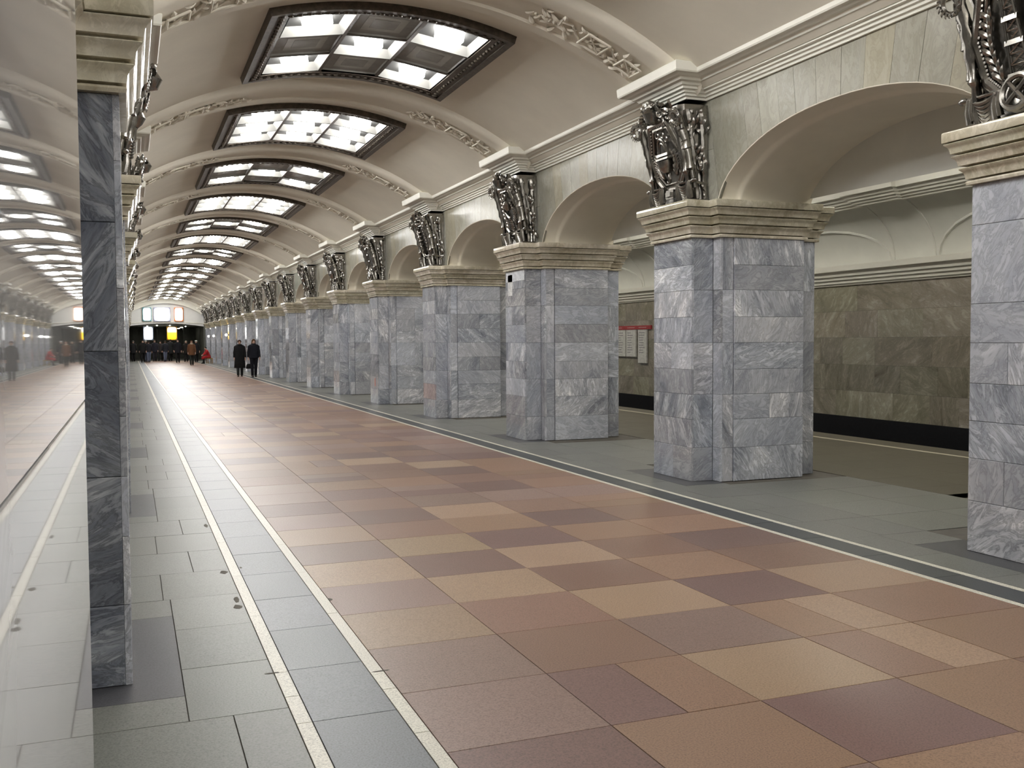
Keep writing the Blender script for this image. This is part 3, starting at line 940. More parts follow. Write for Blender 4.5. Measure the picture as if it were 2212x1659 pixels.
# ------------------------------------------------------------------ ceiling lights
def LP(d, y, o):               # point on lamp shell: offset d across, y along, o below the vault line
    a = math.asin(d / VR); r = VR - o
    return (r * math.sin(a), y, r * math.cos(a) - VR)
def arc_slab(m, d0, d1, y0, y1, o0, o1, n):
    rings = []
    for i in range(n + 1):
        d = d0 + (d1 - d0) * i / n
        rings.append([LP(d, y0, o0), LP(d, y1, o0), LP(d, y1, o1), LP(d, y0, o1)])
    m.loft(rings)
FW = .20
def lamp_frame():
    m = MB()
    for s in (-1, 1):
        ya, yb = sorted((s * LHL, s * (LHL - FW)))
        arc_slab(m, -LHW, LHW, ya, yb, -.02, .068, 20)
        ya, yb = sorted((s * (LHL + .025), s * (LHL - .05)))
        arc_slab(m, -LHW - .025, LHW + .025, ya, yb, -.02, .09, 20)
        ya, yb = sorted((s * (LHL - FW), s * (LHL - FW + .03)))
        arc_slab(m, -LHW + FW, LHW - FW, ya, yb, .0, .075, 20)
        da, db = sorted((s * LHW, s * (LHW - FW)))
        arc_slab(m, da, db, -LHL + FW, LHL - FW, -.02, .068, 3)
        da, db = sorted((s * (LHW + .025), s * (LHW - .05)))
        arc_slab(m, da, db, -LHL + .05, LHL - .05, -.02, .09, 2)
    return m.mesh('frame', M_FRAME)
IW, IL = LHW - FW, LHL - FW
CW, CL = 2 * IW / 3, 2 * IL / 3
def lamp_beads():
    m = MB(); rnd = random.Random(9)
    for s in (-1, 1):
        for i in range(26):
            d = -LHW + .1 + (2 * LHW - .2) * i / 25; p = LP(d, s * (LHL - .12), .08)
            m.ball(p, .035, .03, .018, 6, 4)
            yy = -LHL + .1 + (2 * LHL - .2) * i / 25; p = LP(s * (LHW - .12), yy, .08)
            m.ball(p, .03, .035, .018, 6, 4)
    return m.mesh('leaf_border', M_FRAME, True)
LF, LB = lamp_frame(), lamp_beads()
def mull(along, at):
    m = MB()
    if along: arc_slab(m, at - .022, at + .022, -IL, IL, -.06, .06, 1)
    else: arc_slab(m, -IW, IW, at - .02, at + .02, -.06, .055, 12)
    return m.mesh('mullion', M_FRAME)
MULL = [mull(True, -IW / 3), mull(True, IW / 3), mull(False, -IL / 3), mull(False, IL / 3)]
def cell(i, j, lit):
    d0, d1 = -IW + CW * i + .022, -IW + CW * (i + 1) - .022
    y0, y1 = -IL + CL * j + .02, -IL + CL * (j + 1) - .02
    cx, cy = (d0 + d1) / 2, (y0 + y1) / 2; hx, hy = (d1 - d0) / 2, (y1 - y0) / 2
    def q(fx, fy, o): return [LP(cx + sx * hx * fx, cy + sy * hy * fy, o) for sx, sy in ((-1, -1), (1, -1), (1, 1), (-1, 1))]
    side4 = [(k, (k + 1) % 4, 4 + (k + 1) % 4, 4 + k) for k in range(4)]
    res = []
    if lit:
        m = MB(); m.add(q(1, 1, .055) + q(.84, .80, -.045), side4)
        res.append(('reflector', m.mesh('reflector', M_REFL)))
        m = MB(); m.add(q(.86, .82, -.043), [(0, 1, 2, 3)])
        res.append(('plate', m.mesh('plate', M_PLATE)))
        m = MB(); rr = []
        for f, o in ((1.0, -.04), (1.0, .065), (.84, .10)):
            ring = []
            for k in range(12):
                a = 2 * PI * (k + .5) / 12; c, s = math.cos(a), math.sin(a)
                ring.append(LP(cx + math.copysign(abs(c) ** .55, c) * hx * .44 * f, cy + math.copysign(abs(s) ** .55, s) * hy * .40 * f, o))
            rr.append(ring)
        m.loft(rr)
        res.append(('lens', m.mesh('lens', M_LENS)))
    else:
        m = MB(); m.add(q(1, 1, .04) + q(.97, .97, .02), side4 + [(4, 5, 6, 7)])
        res.append(('cover_panel', m.mesh('cover_panel', M_DIM)))
        m = MB(); m.add(q(.66, .66, .018) + q(.64, .64, .03), side4 + [(4, 5, 6, 7)])
        res.append(('raised_panel', m.mesh('raised_panel', M_DIM2)))
        m = MB(); m.add(q(.42, .42, .030) + q(.41, .41, .036), side4 + [(4, 5, 6, 7)]); m.add(q(.34, .12, .037), [(0, 1, 2, 3)])
        res.append(('centre_panel', m.mesh('centre_panel', M_DIM)))
    return res
CELL = {(i, j, l): cell(i, j, l) for i in range(3) for j in range(3) for l in (0, 1)}
for n, y in enumerate(LAMP_Y):
    full = (n - 3) % 2 == 1
    root = ob('ceiling_light', None, None, (XC, y, VZ), 0,
              label='bronze framed vault light with %s, %s' % ('all nine panes lit' if full else 'five panes lit', 'between the %s and %s pillars' % (ORD[n - 2], ORD[n - 1]) if n > 1 else ('above the mirror-polished pillar' if n == 1 else 'behind the mirror-polished pillar')),
              cat='ceiling light', group='nine pane vault lights' if full else 'five pane vault lights')
    ob('frame', LF, root); ob('leaf_border', LB, root, kind='stuff')
    for me in MULL: ob('mullion', me, root)
    for i in range(3):
        for j in range(3):
            for nm, me in CELL[(i, j, 1 if full or (i + j) % 2 == 0 else 0)]:
                ob(nm, me, root)

# opal troughs out of view, added to brighten the platforms
M_PL = emit('platform_fill_glow', (1.0, .95, .85), PLAT)
m = MB(); m.box(-.16, .16, -.7, .7, -.10, 0); PLB = m.mesh('housing', M_FRAME)
m = MB(); m.box(-.13, .13, -.66, .66, -.16, -.10); PLL = m.mesh('diffuser', M_PL)
for side in ('right', 'left'):
    for k in range(-1, 16):
        y = (YR if side == 'right' else YL) + S * (k + .5)
        r = ob('added_platform_light', None, None, (mx(10.25, side), y, 5.50), 0, label='added unseen trough light under the %s platform vault' % ('opposite' if side == 'right' else 'close'), cat='ceiling light', group='added platform trough lights')
        ob('housing', PLB, r); ob('diffuser', PLL, r)

# ------------------------------------------------------------------ bronze reliefs
def xf(z): return .20 + .30 * max(0.0, min(z / 1.08, 1.1)) ** 1.4          # leaning front plane
def FP(y, z, d=0.0): return Vector((xf(z) + d, y, z))
OCT = [(-.16, .19), (-.29, .32), (-.33, .60), (-.19, .92), (.19, .92), (.33, .60), (.29, .32), (.16, .19)]
def leaf_mesh():
    m = MB(); m.leaf((0, 0, 0), (0, 0, 1), (1, 0, 0), .115, .042, .2); return m.mesh('laurel_leaf', M_BRONZE, True)
LEAF = leaf_mesh()
def oct_pts(k, n=6, d=0.0):
    P = [(y * k, .56 + (z - .56) * k) for y, z in OCT]; out = []
    for i in range(8):
        a, b = P[i], P[(i + 1) % 8]
        for j in range(n): out.append(FP(a[0] + (b[0] - a[0]) * j / n, a[1] + (b[1] - a[1]) * j / n, d))
    out.append(out[0]); return out
def lathe(m, path, n=9):
    m.tube([p for p, r in path], [r for p, r in path], n)
def relief(kind):
    rnd = random.Random(kind)
    parts = []
    # body
    m = MB(); rings = []
    for z, hw, k in ((.0, .36, -.02), (.05, .36, -.03), (.2, .34, -.07), (.5, .36, -.09), (.8, .36, -.10), (1.0, .37, -.12), (1.09, .35, -.16)):
        x1 = xf(z) + k
        rings.append([(.0, -hw, z), (x1 * .5, -hw, z), (x1 - .05, -hw + .02, z), (x1, -hw + .09, z), (x1, hw - .09, z), (x1 - .05, hw - .02, z), (x1 * .5, hw, z), (.0, hw, z)])
    m.loft(rings); m.box(0, .27, -.40, .40, 0, .035)
    parts.append(('backing', m.mesh('backing', M_BRONZE, True)))
    # cartouche
    m = MB(); m.tube(oct_pts(1.0, 6, .0), .032, 7, False); m.tube(oct_pts(.82, 6, .0), .014, 6, False); m.tube(oct_pts(1.12, 6, -.02), .02, 6, False)
    for i, p in enumerate(oct_pts(.91, 9, .008)[:-1]):
        m.ball(p, .013, .013, .016, 5, 3)
    parts.append(('cartouche_frame', m.mesh('cartouche_frame', M_BRONZE, True)))
    m = MB(); q = oct_pts(1.0, 1, -.03)[:-1]; q2 = oct_pts(1.0, 1, -.11)[:-1]; m.loft([q2, q])
    parts.append(('field', m.mesh('field', M_BRONZE)))
    # emblem
    m = MB(); leaves = []
    def laurel(sgn, y0=.17, z0=.30, z1=.72):
        for i in range(8):
            t = i / 7; z = z0 + (z1 - z0) * t; y = sgn * (y0 - .02 + .05 * math.sin(t * 3) * 1.0)
            for s2 in (-1, 1):
                leaves.append((FP(y, z, .005), Vector((.25, sgn * .35 + s2 * .55, .8)), .8 + .25 * rnd.random()))
        m.tube([FP(sgn * (y0 - .02 + .05 * math.sin(i / 7 * 3)), z0 + (z1 - z0) * i / 7, 0) for i in range(8)], .008, 5)
    if kind == 0:
        def dv(u, t): w = .075 * (1 - t) + .042 * t; return FP(u * w + .02, .30 + .52 * t, .035)
        for u in (-1, 1): m.tube([dv(u, 0), dv(u, 1)], .009, 5)
        for i in range(7):
            a, b = i / 7, (i + 1) / 7
            m.tube([dv(-1, a), dv(1, a)], .006, 4); m.tube([dv(-1, a), dv(1, b)], .005, 4); m.tube([dv(1, a), dv(-1, b)], .004, 4)
        m.loft([[dv(-1, 0) - Vector((.02, 0, 0)), dv(1, 0) - Vector((.02, 0, 0))], [dv(-1, 1) - Vector((.02, 0, 0)), dv(1, 1) - Vector((.02, 0, 0))]], False, False)
        for t in (0, .42, .72, 1.0): m.bar(dv(-1.25, t), dv(1.25, t), .035, .03)
        laurel(-1); laurel(1)
        # valve wheel on a drum at the foot
        c = Vector((xf(.17) + .13, .05, .17)); ax = Vector((1, 0, .12)).normalized(); ay = Vector((0, 1, 0)); az = ax.cross(ay)
        m.ring(c, ay, az, .118, .022, 22, 7); m.ring(c - ax * .05, ay, az, .118, .02, 18, 6)
        m.tube([c - ax * .17, c - ax * .01], .045, 10); m.tube([c - ax * .19, c - ax * .05], .125, 16)
        for i in range(4):
            a = PI / 4 + i * PI / 2; d = ay * math.cos(a) + az * math.sin(a); m.tube([c, c + d * .115], .019, 6)
    elif kind == 1:
        for k_, r_ in ((1, .016), (.72, .012)):
            m.tube([FP(.095 * k_ * math.cos(PI * i / 10), .58 + .17 * k_ * math.sin(PI * i / 10), .035) for i in range(11)], r_, 6)
        m.bar(FP(-.12, .575, .04), FP(.12, .575, .04), .03, .05); m.bar(FP(-.13, .53, .05), FP(.13, .53, .05), .02, .06)
        lathe(m, [(FP(0, .52, .03), .105), (FP(0, .46, .03), .10), (FP(0, .42, .03), .085), (FP(0, .385, .03), .06)], 12)
        m.tube([FP(.03, .37, .03), FP(.04, .34, .05), FP(.05, .30, .055), FP(.035, .265, .055), FP(.0, .262, .055), FP(-.02, .285, .05)], [.02, .018, .02, .018, .015, .008], 7)
        for y_, z_ in ((-.06, .80), (.05, .79), (.10, .74)): m.ring(FP(y_, z_, .02), (0, 1, 0), (.25, 0, 1), .03, .009, 12, 5)
        m.bar(FP(-.11, .86, .02), FP(.11, .86, .02), .02, .02)
        m.bar(FP(-.07, .13, .06), FP(.09, .13, .06), .10, .03); m.bar(FP(-.05, .13, .08), FP(.05, .13, .08), .05, .03)
        laurel(-1, .16, .33, .55); laurel(1, .16, .33, .55)
    elif kind == 2:
        m.ring(FP(-.03, .78, .03), (0, 1, 0), (.25, 0, 1), .055, .016, 16, 6)
        lathe(m, [(FP(.03, .70, .03), .05), (FP(.03, .66, .04), .075), (FP(.03, .60, .04), .06), (FP(.03, .56, .04), .035)], 10)
        m.tube([FP(-.10 + .02 * i, .54 - .10 * math.sin(i / 10 * 2.2), .05) for i in range(11)], [.008 + .010 * math.sin(PI * i / 10) for i in range(11)], 6)
        for i in range(6): m.ring(FP(.03, .25 + .03 * i, .04), (0, 1, 0), (1, 0, .3), .06 - .004 * i, .012, 14, 5)
        m.bar(FP(-.12, .86, .02), FP(.12, .86, .02), .02, .02)
        laurel(-1); laurel(1, .16, .32, .6)
    else:
        for i in range(7):
            z = .30 + .08 * i; lathe(m, [(FP(0, z, .05), .03), (FP(0, z + .02, .05), .085 - .004 * i), (FP(0, z + .035, .05), .06), (FP(0, z + .06, .05), .03)], 12)
        laurel(-1, .18); laurel(1, .18)
    emb = m.mesh('emblem', M_BRONZE, True)
    parts.append(('emblem', emb))
    # head: leaf clump rising under the cornice, with a ring wreath at each shoulder
    m = MB()
    for i in range(70):
        a = rnd.uniform(0, PI); y = rnd.uniform(-.30, .30); z = 1.00 + rnd.uniform(-.05, .10) - abs(y) * .10
        b = FP(y, z, -.06 + rnd.uniform(-.03, .05))
        m.leaf(b, Vector((rnd.uniform(.2, 1), rnd.uniform(-1, 1), rnd.uniform(-.5, .9))), Vector((1, 0, .6)), rnd.uniform(.09, .15), rnd.uniform(.045, .08), .25)
    lathe(m, [(FP(0, .93, .02), .04), (FP(0, .97, .05), .085), (FP(0, 1.03, .05), .095), (FP(0, 1.09, .02), .05)], 12)
    parts.append(('leaf_crest', m.mesh('leaf_crest', M_BRONZE, True)))
    for s in (-1, 1):
        m = MB()
        c = FP(s * .43, .90, .04)
        m.ring(c, (0, 1, 0), (.3, 0, 1), .075, .022, 18, 6)
        for i in range(16):
            a = 2 * PI * i / 16; d = Vector((.25 * math.sin(a), math.cos(a), math.sin(a)))
            m.leaf(c + d * .07, Vector((.3, -math.sin(a) + d.y * .5, math.cos(a) + d.z * .5)), Vector((1, 0, 0)), .06, .03, .2)
        parts.append(('wreath', m.mesh('wreath', M_BRONZE, True)))
        # banner staff beside the cartouche, wrapped in cloth
        m = MB(); y = s * .405
        lathe(m, [(FP(y, .93, -.03), .035), (FP(y, .80, -.03), .045), (FP(y, .76, -.02), .058), (FP(y, .66, -.03), .05), (FP(y, .60, -.02), .062), (FP(y, .59, -.02), .066), (FP(y, .575, -.02), .045), (FP(y, .54, -.02), .05), (FP(y * 1.02, .44, -.01), .036), (FP(y * 1.02, .38, -.01), .055), (FP(y, .35, -.02), .03), (FP(y, .16, -.02), .035)], 10)
        for i in range(5):
            z = .62 + .06 * i; m.tube([FP(y - .055, z, -.02), FP(y, z + .03, .035), FP(y + .055, z + .05, -.02)], .010, 5)
        parts.append(('staff', m.mesh('staff', M_BRONZE, True)))
        # draped swag and hanging folds at the foot, over a rod with an acorn end
        m = MB()
        for i in range(6):
            dep = .035 + .03 * i
            m.tube([FP(s * (.17 + .24 * t / 8), .215 - dep * math.sin(PI * t / 8) - .02 * (t / 8), .05 - .004 * i + .02 * math.sin(PI * t / 8)) for t in range(9)], .017, 6)
        for i, (yy, l) in enumerate(((.16, .17), (.195, .19), (.40, .16), (.43, .18))):
            m.tube([FP(s * yy, .22, .05), FP(s * (yy + .006), .22 - l * .5, .065), FP(s * yy, .225 - l, .06)], [.018, .026, .03], 7)
        m.tube([FP(s * .12, .225, .045), FP(s * .47, .225, .035)], .013, 6)
        lathe(m, [(FP(s * .455, .225, .035), .016), (FP(s * .475, .225, .035), .028), (FP(s * .50, .225, .035), .03), (FP(s * .53, .225, .035), .018), (FP(s * .545, .225, .035), .004)], 9)
        parts.append(('drapery', m.mesh('drapery', M_BRONZE, True)))
        # trophies on the flank
        m = MB()
        for xx, amp in ((.06, .0), (.15, .02), (.245, .0)):
            f = lambda z, dx=0: Vector((xx + dx + (xf(z) - .2) * (xx / .3), s * (.365 + .012), z))
            lathe(m, [(f(.04), .03), (f(.10), .036), (f(.30), .022), (f(.34), .045), (f(.37), .028), (f(.48), .03), (f(.52), .045), (f(.60), .030), (f(.66), .044), (f(.74), .030), (f(.80), .048), (f(.88), .03), (f(.95), .055), (f(1.02), .04)], 8)
        for i in range(3):
            r0 = .035 + .018 * i
            m.tube([Vector((.20 + .12 * (.74 / 1.08) + r0 * math.cos(a), s * .40, .76 + r0 * 1.5 * math.sin(a))) for a in [PI + PI * j / 8 for j in range(9)]], .007, 5)
        for i in range(22):
            z = rnd.uniform(.1, 1.0); x = rnd.uniform(.05, xf(z) - .12)
            m.leaf((x, s * .375, z), Vector((rnd.uniform(-.5, .5), s * .4, rnd.choice([-1, 1]) * 1.0)), Vector((0, s, 0)), rnd.uniform(.08, .14), rnd.uniform(.04, .06), .2)
        m.tube([(.03, s * .38, .20), (.16, s * .42, .215), (.27, s * .40, .225)], .016, 6)
        m.ball((.10, s * .385, .93), .06, .05, .09, 8, 6)
        parts.append(('flank_trophy', m.mesh('flank_trophy', M_BRONZE, True)))
    return parts, leaves
RELIEF = {k: relief(k) for k in range(4)}
RSHORT = ['oil derrick', 'crane ladle', 'flask and spring', 'ribbed insulator']
RNAME = ['an oil derrick, laurel and a valve wheel', 'a crane ladle and hook', 'a ring, flask and coiled spring', 'a stack of ribbed insulators']
for side in ('right', 'left'):
    for idx in range(0 if side == 'right' else 1, NP):
        k = (idx if side == 'right' else idx - 1)
        yc = (YR if side == 'right' else YL) + S * k + (.22 if side == 'right' and k == 0 else 0)
        kind = idx % 4
        parts, leaves = RELIEF[kind]
        lab = 'dark bronze %s relief over the %s pillar %s' % (RSHORT[kind], ORD[idx], 'across the hall' if side == 'right' else 'on the mirror-polished side')
        root = ob('bronze_relief', None, None, (mx(WALLX - .001, side), yc, CAPZ), PI if side == 'right' else 0, label=lab, cat='relief', group='bronze reliefs with %s' % RNAME[kind])
        for nm, me in parts:
            o = ob(nm, me, root)
            if nm == 'emblem':
                if idx < 4:
                    for p, d, sc in leaves:
                        l = ob('laurel_leaf', LEAF, o, p)
                        z = d.normalized(); x = Vector((1, 0, 0)); x = (x - z * x.dot(z)).normalized(); yv = z.cross(x)
                        l.rotation_euler = Matrix((x, yv, z)).transposed().to_euler(); l.scale = (sc, sc, sc)

# ------------------------------------------------------------------ boards and notices
def slabbox(name, x0, x1, y0, y1, z0, z1, mat, parent=None, bev=.0, **k):
    m = MB(); cx, cy, cz = (x0 + x1) / 2, (y0 + y1) / 2, (z0 + z1) / 2
    m.box(x0 - cx, x1 - cx, y0 - cy, y1 - cy, z0 - cz, z1 - cz)
    return build(m, name, mat, parent, loc=(cx, cy, cz), **k)
slabbox('sign_rail', TW - .05, TW - .002, 24.55, 28.0, 1.90, 2.01, M_PLAIN, color=(.36, .045, .05), label='red sign rail on the brown track wall above white station lists', cat='sign')
m = MB()
for y in (24.8, 25.5, 26.3, 27.1): m.box(TW - .053, TW - .05, y, y + .45, 1.94, 1.965)
build(m, 'lettering', M_PLAIN, bpy.data.objects['sign_rail'], loc=(-(TW - .026), -26.275, -1.955), color=(.5, .25, .25))
for n, (y0, y1, z0, lab) in enumerate(((24.78, 25.28, .92, 'longest white station list hanging below the red sign rail'), (25.42, 26.00, 1.10, 'wide white station list with a boxed symbol below the red sign rail'), (26.06, 26.62, 1.10, 'white station list half hidden by the pillar below the red sign rail'))):
    b = slabbox('station_list', TW - .06, TW - .015, y0, y1, z0, 1.885, M_PLAIN, color=(.62, .62, .60), label=lab, cat='sign', group='white station lists')
    cy, cz = (y0 + y1) / 2, (z0 + 1.885) / 2; m = MB(); rr = random.Random(n)
    z = 1.80
    while z > z0 + (.30 if n == 0 else .12):
        w = rr.uniform(.18, .36); m.box(-.0245, -.0225, y1 - cy - .07 - w, y1 - cy - .07, z - cz - .007, z - cz + .007); z -= .072
    build(m, 'lettering', M_PLAIN, b, color=(.12, .12, .16))
nz = slabbox('notice', -.0, .006, -.055, .055, .44, .66, M_PLAIN, color=(.62, .5, .46), label='small upright notice with red lettering on a pillar near the floor', cat='notice')
nz.location = (XR - .004, YR + S * 4 - .12, .55); nz.rotation_euler = (0, 0, PI)
m = MB()
for i in range(6): m.box(.003, .0045, -.035, .035, -.09 + .032 * i, -.072 + .032 * i)
build(m, 'lettering', M_PLAIN, nz, color=(.55, .08, .08))

# light boxes at the far end
def lightbox(x0, x1, z0, z1, y, c, s, edge, label, pattern=None, hang=0):
    r = ob('light_box', None, None, ((x0 + x1) / 2, y, z0), 0, label=label, cat='light box')
    w, h = (x1 - x0) / 2, z1 - z0
    m = MB(); m.box(-w, w, 0, .16, 0, h); build(m, 'case', M_PLAIN, r, color=edge)
    m = MB()
    ring = []
    for k in range(20):
        a = 2 * PI * k / 20; ca, sa = math.cos(a), math.sin(a)
        ring.append((math.copysign(abs(ca) ** .35, ca) * (w - .05), h / 2 + math.copysign(abs(sa) ** .35, sa) * (h / 2 - .05)))
    m.loft([[(x, -.001, z) for x, z in ring], [(x, -.02, z) for x, z in ring]])
    build(m, 'lit_face', emit('lit_face_' + str(len(bpy.data.materials)), c, s, pattern), r)
    if hang:
        m = MB()
        for q in (-w * .6, w * .6): m.tube([(q, .08, h), (q, .08, hang - z0)], .012, 6)
        build(m, 'hanger', M_FRAME, r)
    return r
lightbox(1.12, 1.93, 1.80, 2.98, YE - .35 + .9, (1, 1, .98), 3.5, (.25, .3, .4), 'white lit advertising box hanging in the far lobby opening', None, 3.2)
lightbox(3.04, 3.90, 1.80, 2.98, YE - .35 + .9, (1, .7, .05), 1.6, (.5, .25, .02), 'yellow lit advertising box hanging in the far lobby opening', [(0.0, (1.0, .52, .01)), (.62, (1.0, .66, .06)), (.80, (1.0, .95, .75)), (1.0, (1, 1, .95))], 3.2)
lightbox(1.08, 1.80, 3.44, 4.60, YE - .165, (.95, 1, 1), 3.0, (.10, .28, .30), 'teal edged white light box on the lunette wall')
lightbox(1.98, 3.34, 3.42, 4.62, YE - .165, (1, 1, 1), 9.0, (.35, .36, .5), 'large glaring white light box in the middle of the lunette wall')
lightbox(3.66, 4.40, 3.42, 4.62, YE - .165, (1, .9, .75), 3.0, (.75, .22, .05), 'orange edged light box on the lunette wall')
M_SPOT = emit('spot_light', (1, .97, .9), 14)
for i, (x, y, z) in enumerate(((1.45, YE + .45, 3.02), (2.25, YE + .45, 3.08), (3.30, YE + .45, 3.08), (4.60, YE + .45, 3.0))):
    r = ob('spotlight', None, None, (x, y, z), 0, label='small round spotlight ' + ('above the white hanging light box', 'between the white and yellow hanging light boxes', 'above the yellow hanging light box', 'between the yellow hanging light box and the far pillars')[i], cat='spotlight', group='lobby edge spotlights')
    m = MB(); m.tube([(0, 0, .14), (0, 0, .02)], [.05, .07], 10); build(m, 'housing', M_FRAME, r)
    m = MB(); m.ball((0, -.02, .0), .055, .055, .05, 10, 6); build(m, 'bulb', M_SPOT, r)
for i, yy in ((12, 64.32), (14, 74.22), (15, 79.17)):
    r = ob('wall_lamp', None, None, (XR - .02, yy, 2.05), 0, label='round white globe lamp on the %s pillar across the hall' % ORD[i], cat='wall lamp', group='globe lamps on far pillars')
    m = MB(); m.tube([(.02, 0, 0), (-.06, 0, 0)], .04, 8); build(m, 'bracket', M_FRAME, r)
    m = MB(); m.ball((-.12, 0, 0), .075, .075, .075, 12, 8); build(m, 'globe', M_SPOT, r)

# ------------------------------------------------------------------ people
def skin_body(name, verts, edges, radii, root_i):
    me = bpy.data.meshes.new(name); me.from_pydata(verts, edges, [])
    o = bpy.data.objects.new(name, me); COL.objects.link(o)
    md = o.modifiers.new('s', 'SKIN'); md.use_smooth_shade = True
    sv = me.skin_vertices[0].data
    for i, r in enumerate(radii):
        sv[i].radius = r if isinstance(r, tuple) else (r, r)
    for i in range(len(verts)): sv[i].use_root = (i == root_i)
    sd = o.modifiers.new('d', 'SUBSURF'); sd.levels = 1; sd.render_levels = 1
    dg = bpy.context.evaluated_depsgraph_get()
    out = bpy.data.meshes.new_from_object(o.evaluated_get(dg))
    bpy.data.objects.remove(o); bpy.data.meshes.remove(me)
    out.name = name
    return out

def person(loc, face, H=1.68, coat=(.01, .01, .012), coat_len=.80, legs=(.02, .02, .025), hair=(.03, .02, .015), stride=.14, arm=.10, hairstyle='short',
           hat=None, seated=False, bag=None, label='', group=None, skin=(.58, .38, .30), width=1.0, collar=None):
    s = H / 1.68; V = []; E = []; Rr = []
    def v(x, y, z, r): V.append((x * s, y * s, z * s)); Rr.append(r if isinstance(r, tuple) else r * s); return len(V) - 1
    def e(a, b): E.append((a, b))
    # local frame: +Y is where the person faces
    hz = .92 if not seated else .50
    lean = .0 if not seated else .18
    pel = v(0, 0, hz, .13)
    sp = v(0, lean * .3 + .01, hz + .20, .12); ch = v(0, lean * .8, hz + .40, .13); nb = v(0, lean * 1.1, hz + .53, .055); nk = v(0, lean * 1.2 + .01, hz + .585, .048)
    hd = v(0, lean * 1.35 + .025, hz + .645, (.068 * s, .082 * s)); h2 = v(0, lean * 1.4 + .02, hz + .70, (.072 * s, .088 * s)); h3 = v(0, lean * 1.4 + .015, hz + .745, (.05 * s, .06 * s))
    for a, b in ((pel, sp), (sp, ch), (ch, nb), (nb, nk), (nk, hd), (hd, h2), (h2, h3)): e(a, b)
    feet = []
    for sd in (-1, 1):
        hip = v(sd * .085, 0, hz - .06, .085); e(pel, hip)
        if seated:
            kn = v(sd * .10, .40, hz - .02, .06); an = v(sd * .10, .42 - .06 * sd, .085, .04)
        else:
            kn = v(sd * .09, sd * stride * .45 + .02, .49, .058); an = v(sd * .085, sd * stride, .085, .04)
        ft = v(sd * .09, (V[an][1] / s) + .055, .04, .036); te = v(sd * .095, (V[an][1] / s) + .16, .028, .026)
        e(hip, kn); e(kn, an); e(an, ft); e(ft, te); feet.append(an)
    hands = []
    for sd in (-1, 1):
        sh = v(sd * .165, lean * .9, hz + .49, .055); e(nb, sh)
        if seated:
            el = v(sd * .22, lean + .12, hz + .24, .042); wr = v(sd * .12, lean + .30, hz + .16, .027)
        else:
            el = v(sd * .235, -sd * arm * .3 - .02, hz + .21, .042); wr = v(sd * .245, -sd * arm + .03, hz - .02, .027)
        wx, wy, wz = [q / s for q in V[wr]]
        dy, dz = (.5, -.3) if seated else (.15, -1.0)
        pm = v(wx, wy + .05 * dy, wz + .05 * dz, .026); e(sh, el); e(el, wr); e(wr, pm); hands.append(pm)
        for f, (ox, L) in enumerate(((-.022, .062), (-.008, .072), (.007, .068), (.02, .055))):
            a = v(wx + ox, wy + .085 * dy, wz + .085 * dz, .0085); b = v(wx + ox * 1.1 - sd * .006, wy + (.085 + L * .5) * dy, wz + (.085 + L * .5) * dz, .008)
            c = v(wx + ox - sd * .02, wy + (.085 + L) * dy, wz + (.085 + L * .85) * dz, .007); e(pm, a); e(a, b); e(b, c)
        t1 = v(wx - sd * .012, wy + .035, wz + .04 * dz, .009); t2 = v(wx - sd * .018, wy + .055, wz + .08 * dz, .008); e(pm, t1); e(t1, t2)
    me = skin_body('body', V, E, Rr, pel)
    me.materials.append(M_SKIN)
    root = ob('person', None, None, loc, face, label=label, cat='person', group=group)
    ob('body', me, root, color=skin)
    # trousers and shoes
    for sd, k in ((-1, 0), (1, 1)):
        m = MB()
        hip = Vector((sd * .085 * s, 0, (hz - .02) * s)); an = Vector(V[feet[k]]); kn = Vector(V[feet[k] - 1])
        m.tube([hip, hip.lerp(kn, .5), kn, kn.lerp(an, .5), an + Vector((0, 0, -.02 * s))], [q * s for q in (.108, .092, .074, .066, .058)], 10)
        build(m, 'trouser_leg', M_CLOTH, root, 'all', color=legs)
        m = MB(); b = an
        m.loft([[(b.x + w * math.cos(q) * s, b.y + (oy + l * math.sin(q)) * s, z * s) for q in [2 * PI * j / 10 for j in range(10)]] for z, w, l, oy in ((.004, .045, .125, .055), (.03, .048, .128, .055), (.06, .043, .10, .035), (.10, .044, .055, 0), (.15, .046, .05, 0))])
        build(m, 'shoe', M_CLOTH, root, 'all', color=(.012, .011, .011))
    m = MB(); m.ball((0, 0, (hz - .03) * s), .165 * s, .125 * s, .13 * s, 12, 8); build(m, 'trouser_seat', M_CLOTH, root, 'all', color=legs)
    # coat
    m = MB(); w = width; bot = hz + .60 - coat_len
    prof = []
    if seated:
        prof = [(hz - .09, .20, .16, 0), (hz + .05, .195, .155, .02), (hz + .22, .175, .135, .06), (hz + .40, .20, .13, .14), (hz + .49, .185, .11, .17), (hz + .545, .10, .085, .20), (hz + .585, .075, .075, .215)]
    else:
        prof = [(bot, .225 * w if coat_len > .7 else .20 * w, .17, 0), (bot + .015, .235 * w if coat_len > .7 else .205 * w, .18, 0), (max(hz - .08, bot + .05), .205 * w, .155, 0), (hz + .14, .185 * w, .135, 0), (hz + .32, .20 * w, .14, 0), (hz + .44, .215 * w, .130, 0), (hz + .50, .20 * w, .115, 0), (hz + .54, .155 * w, .10, 0), (hz + .57, .10, .088, .005), (hz + .60, .078, .078, .01)]
    m.loft([[(a * math.cos(q) * s, (oy + b * math.sin(q)) * s, z * s) for q in [2 * PI * j / 16 for j in range(16)]] for z, a, b, oy in prof])
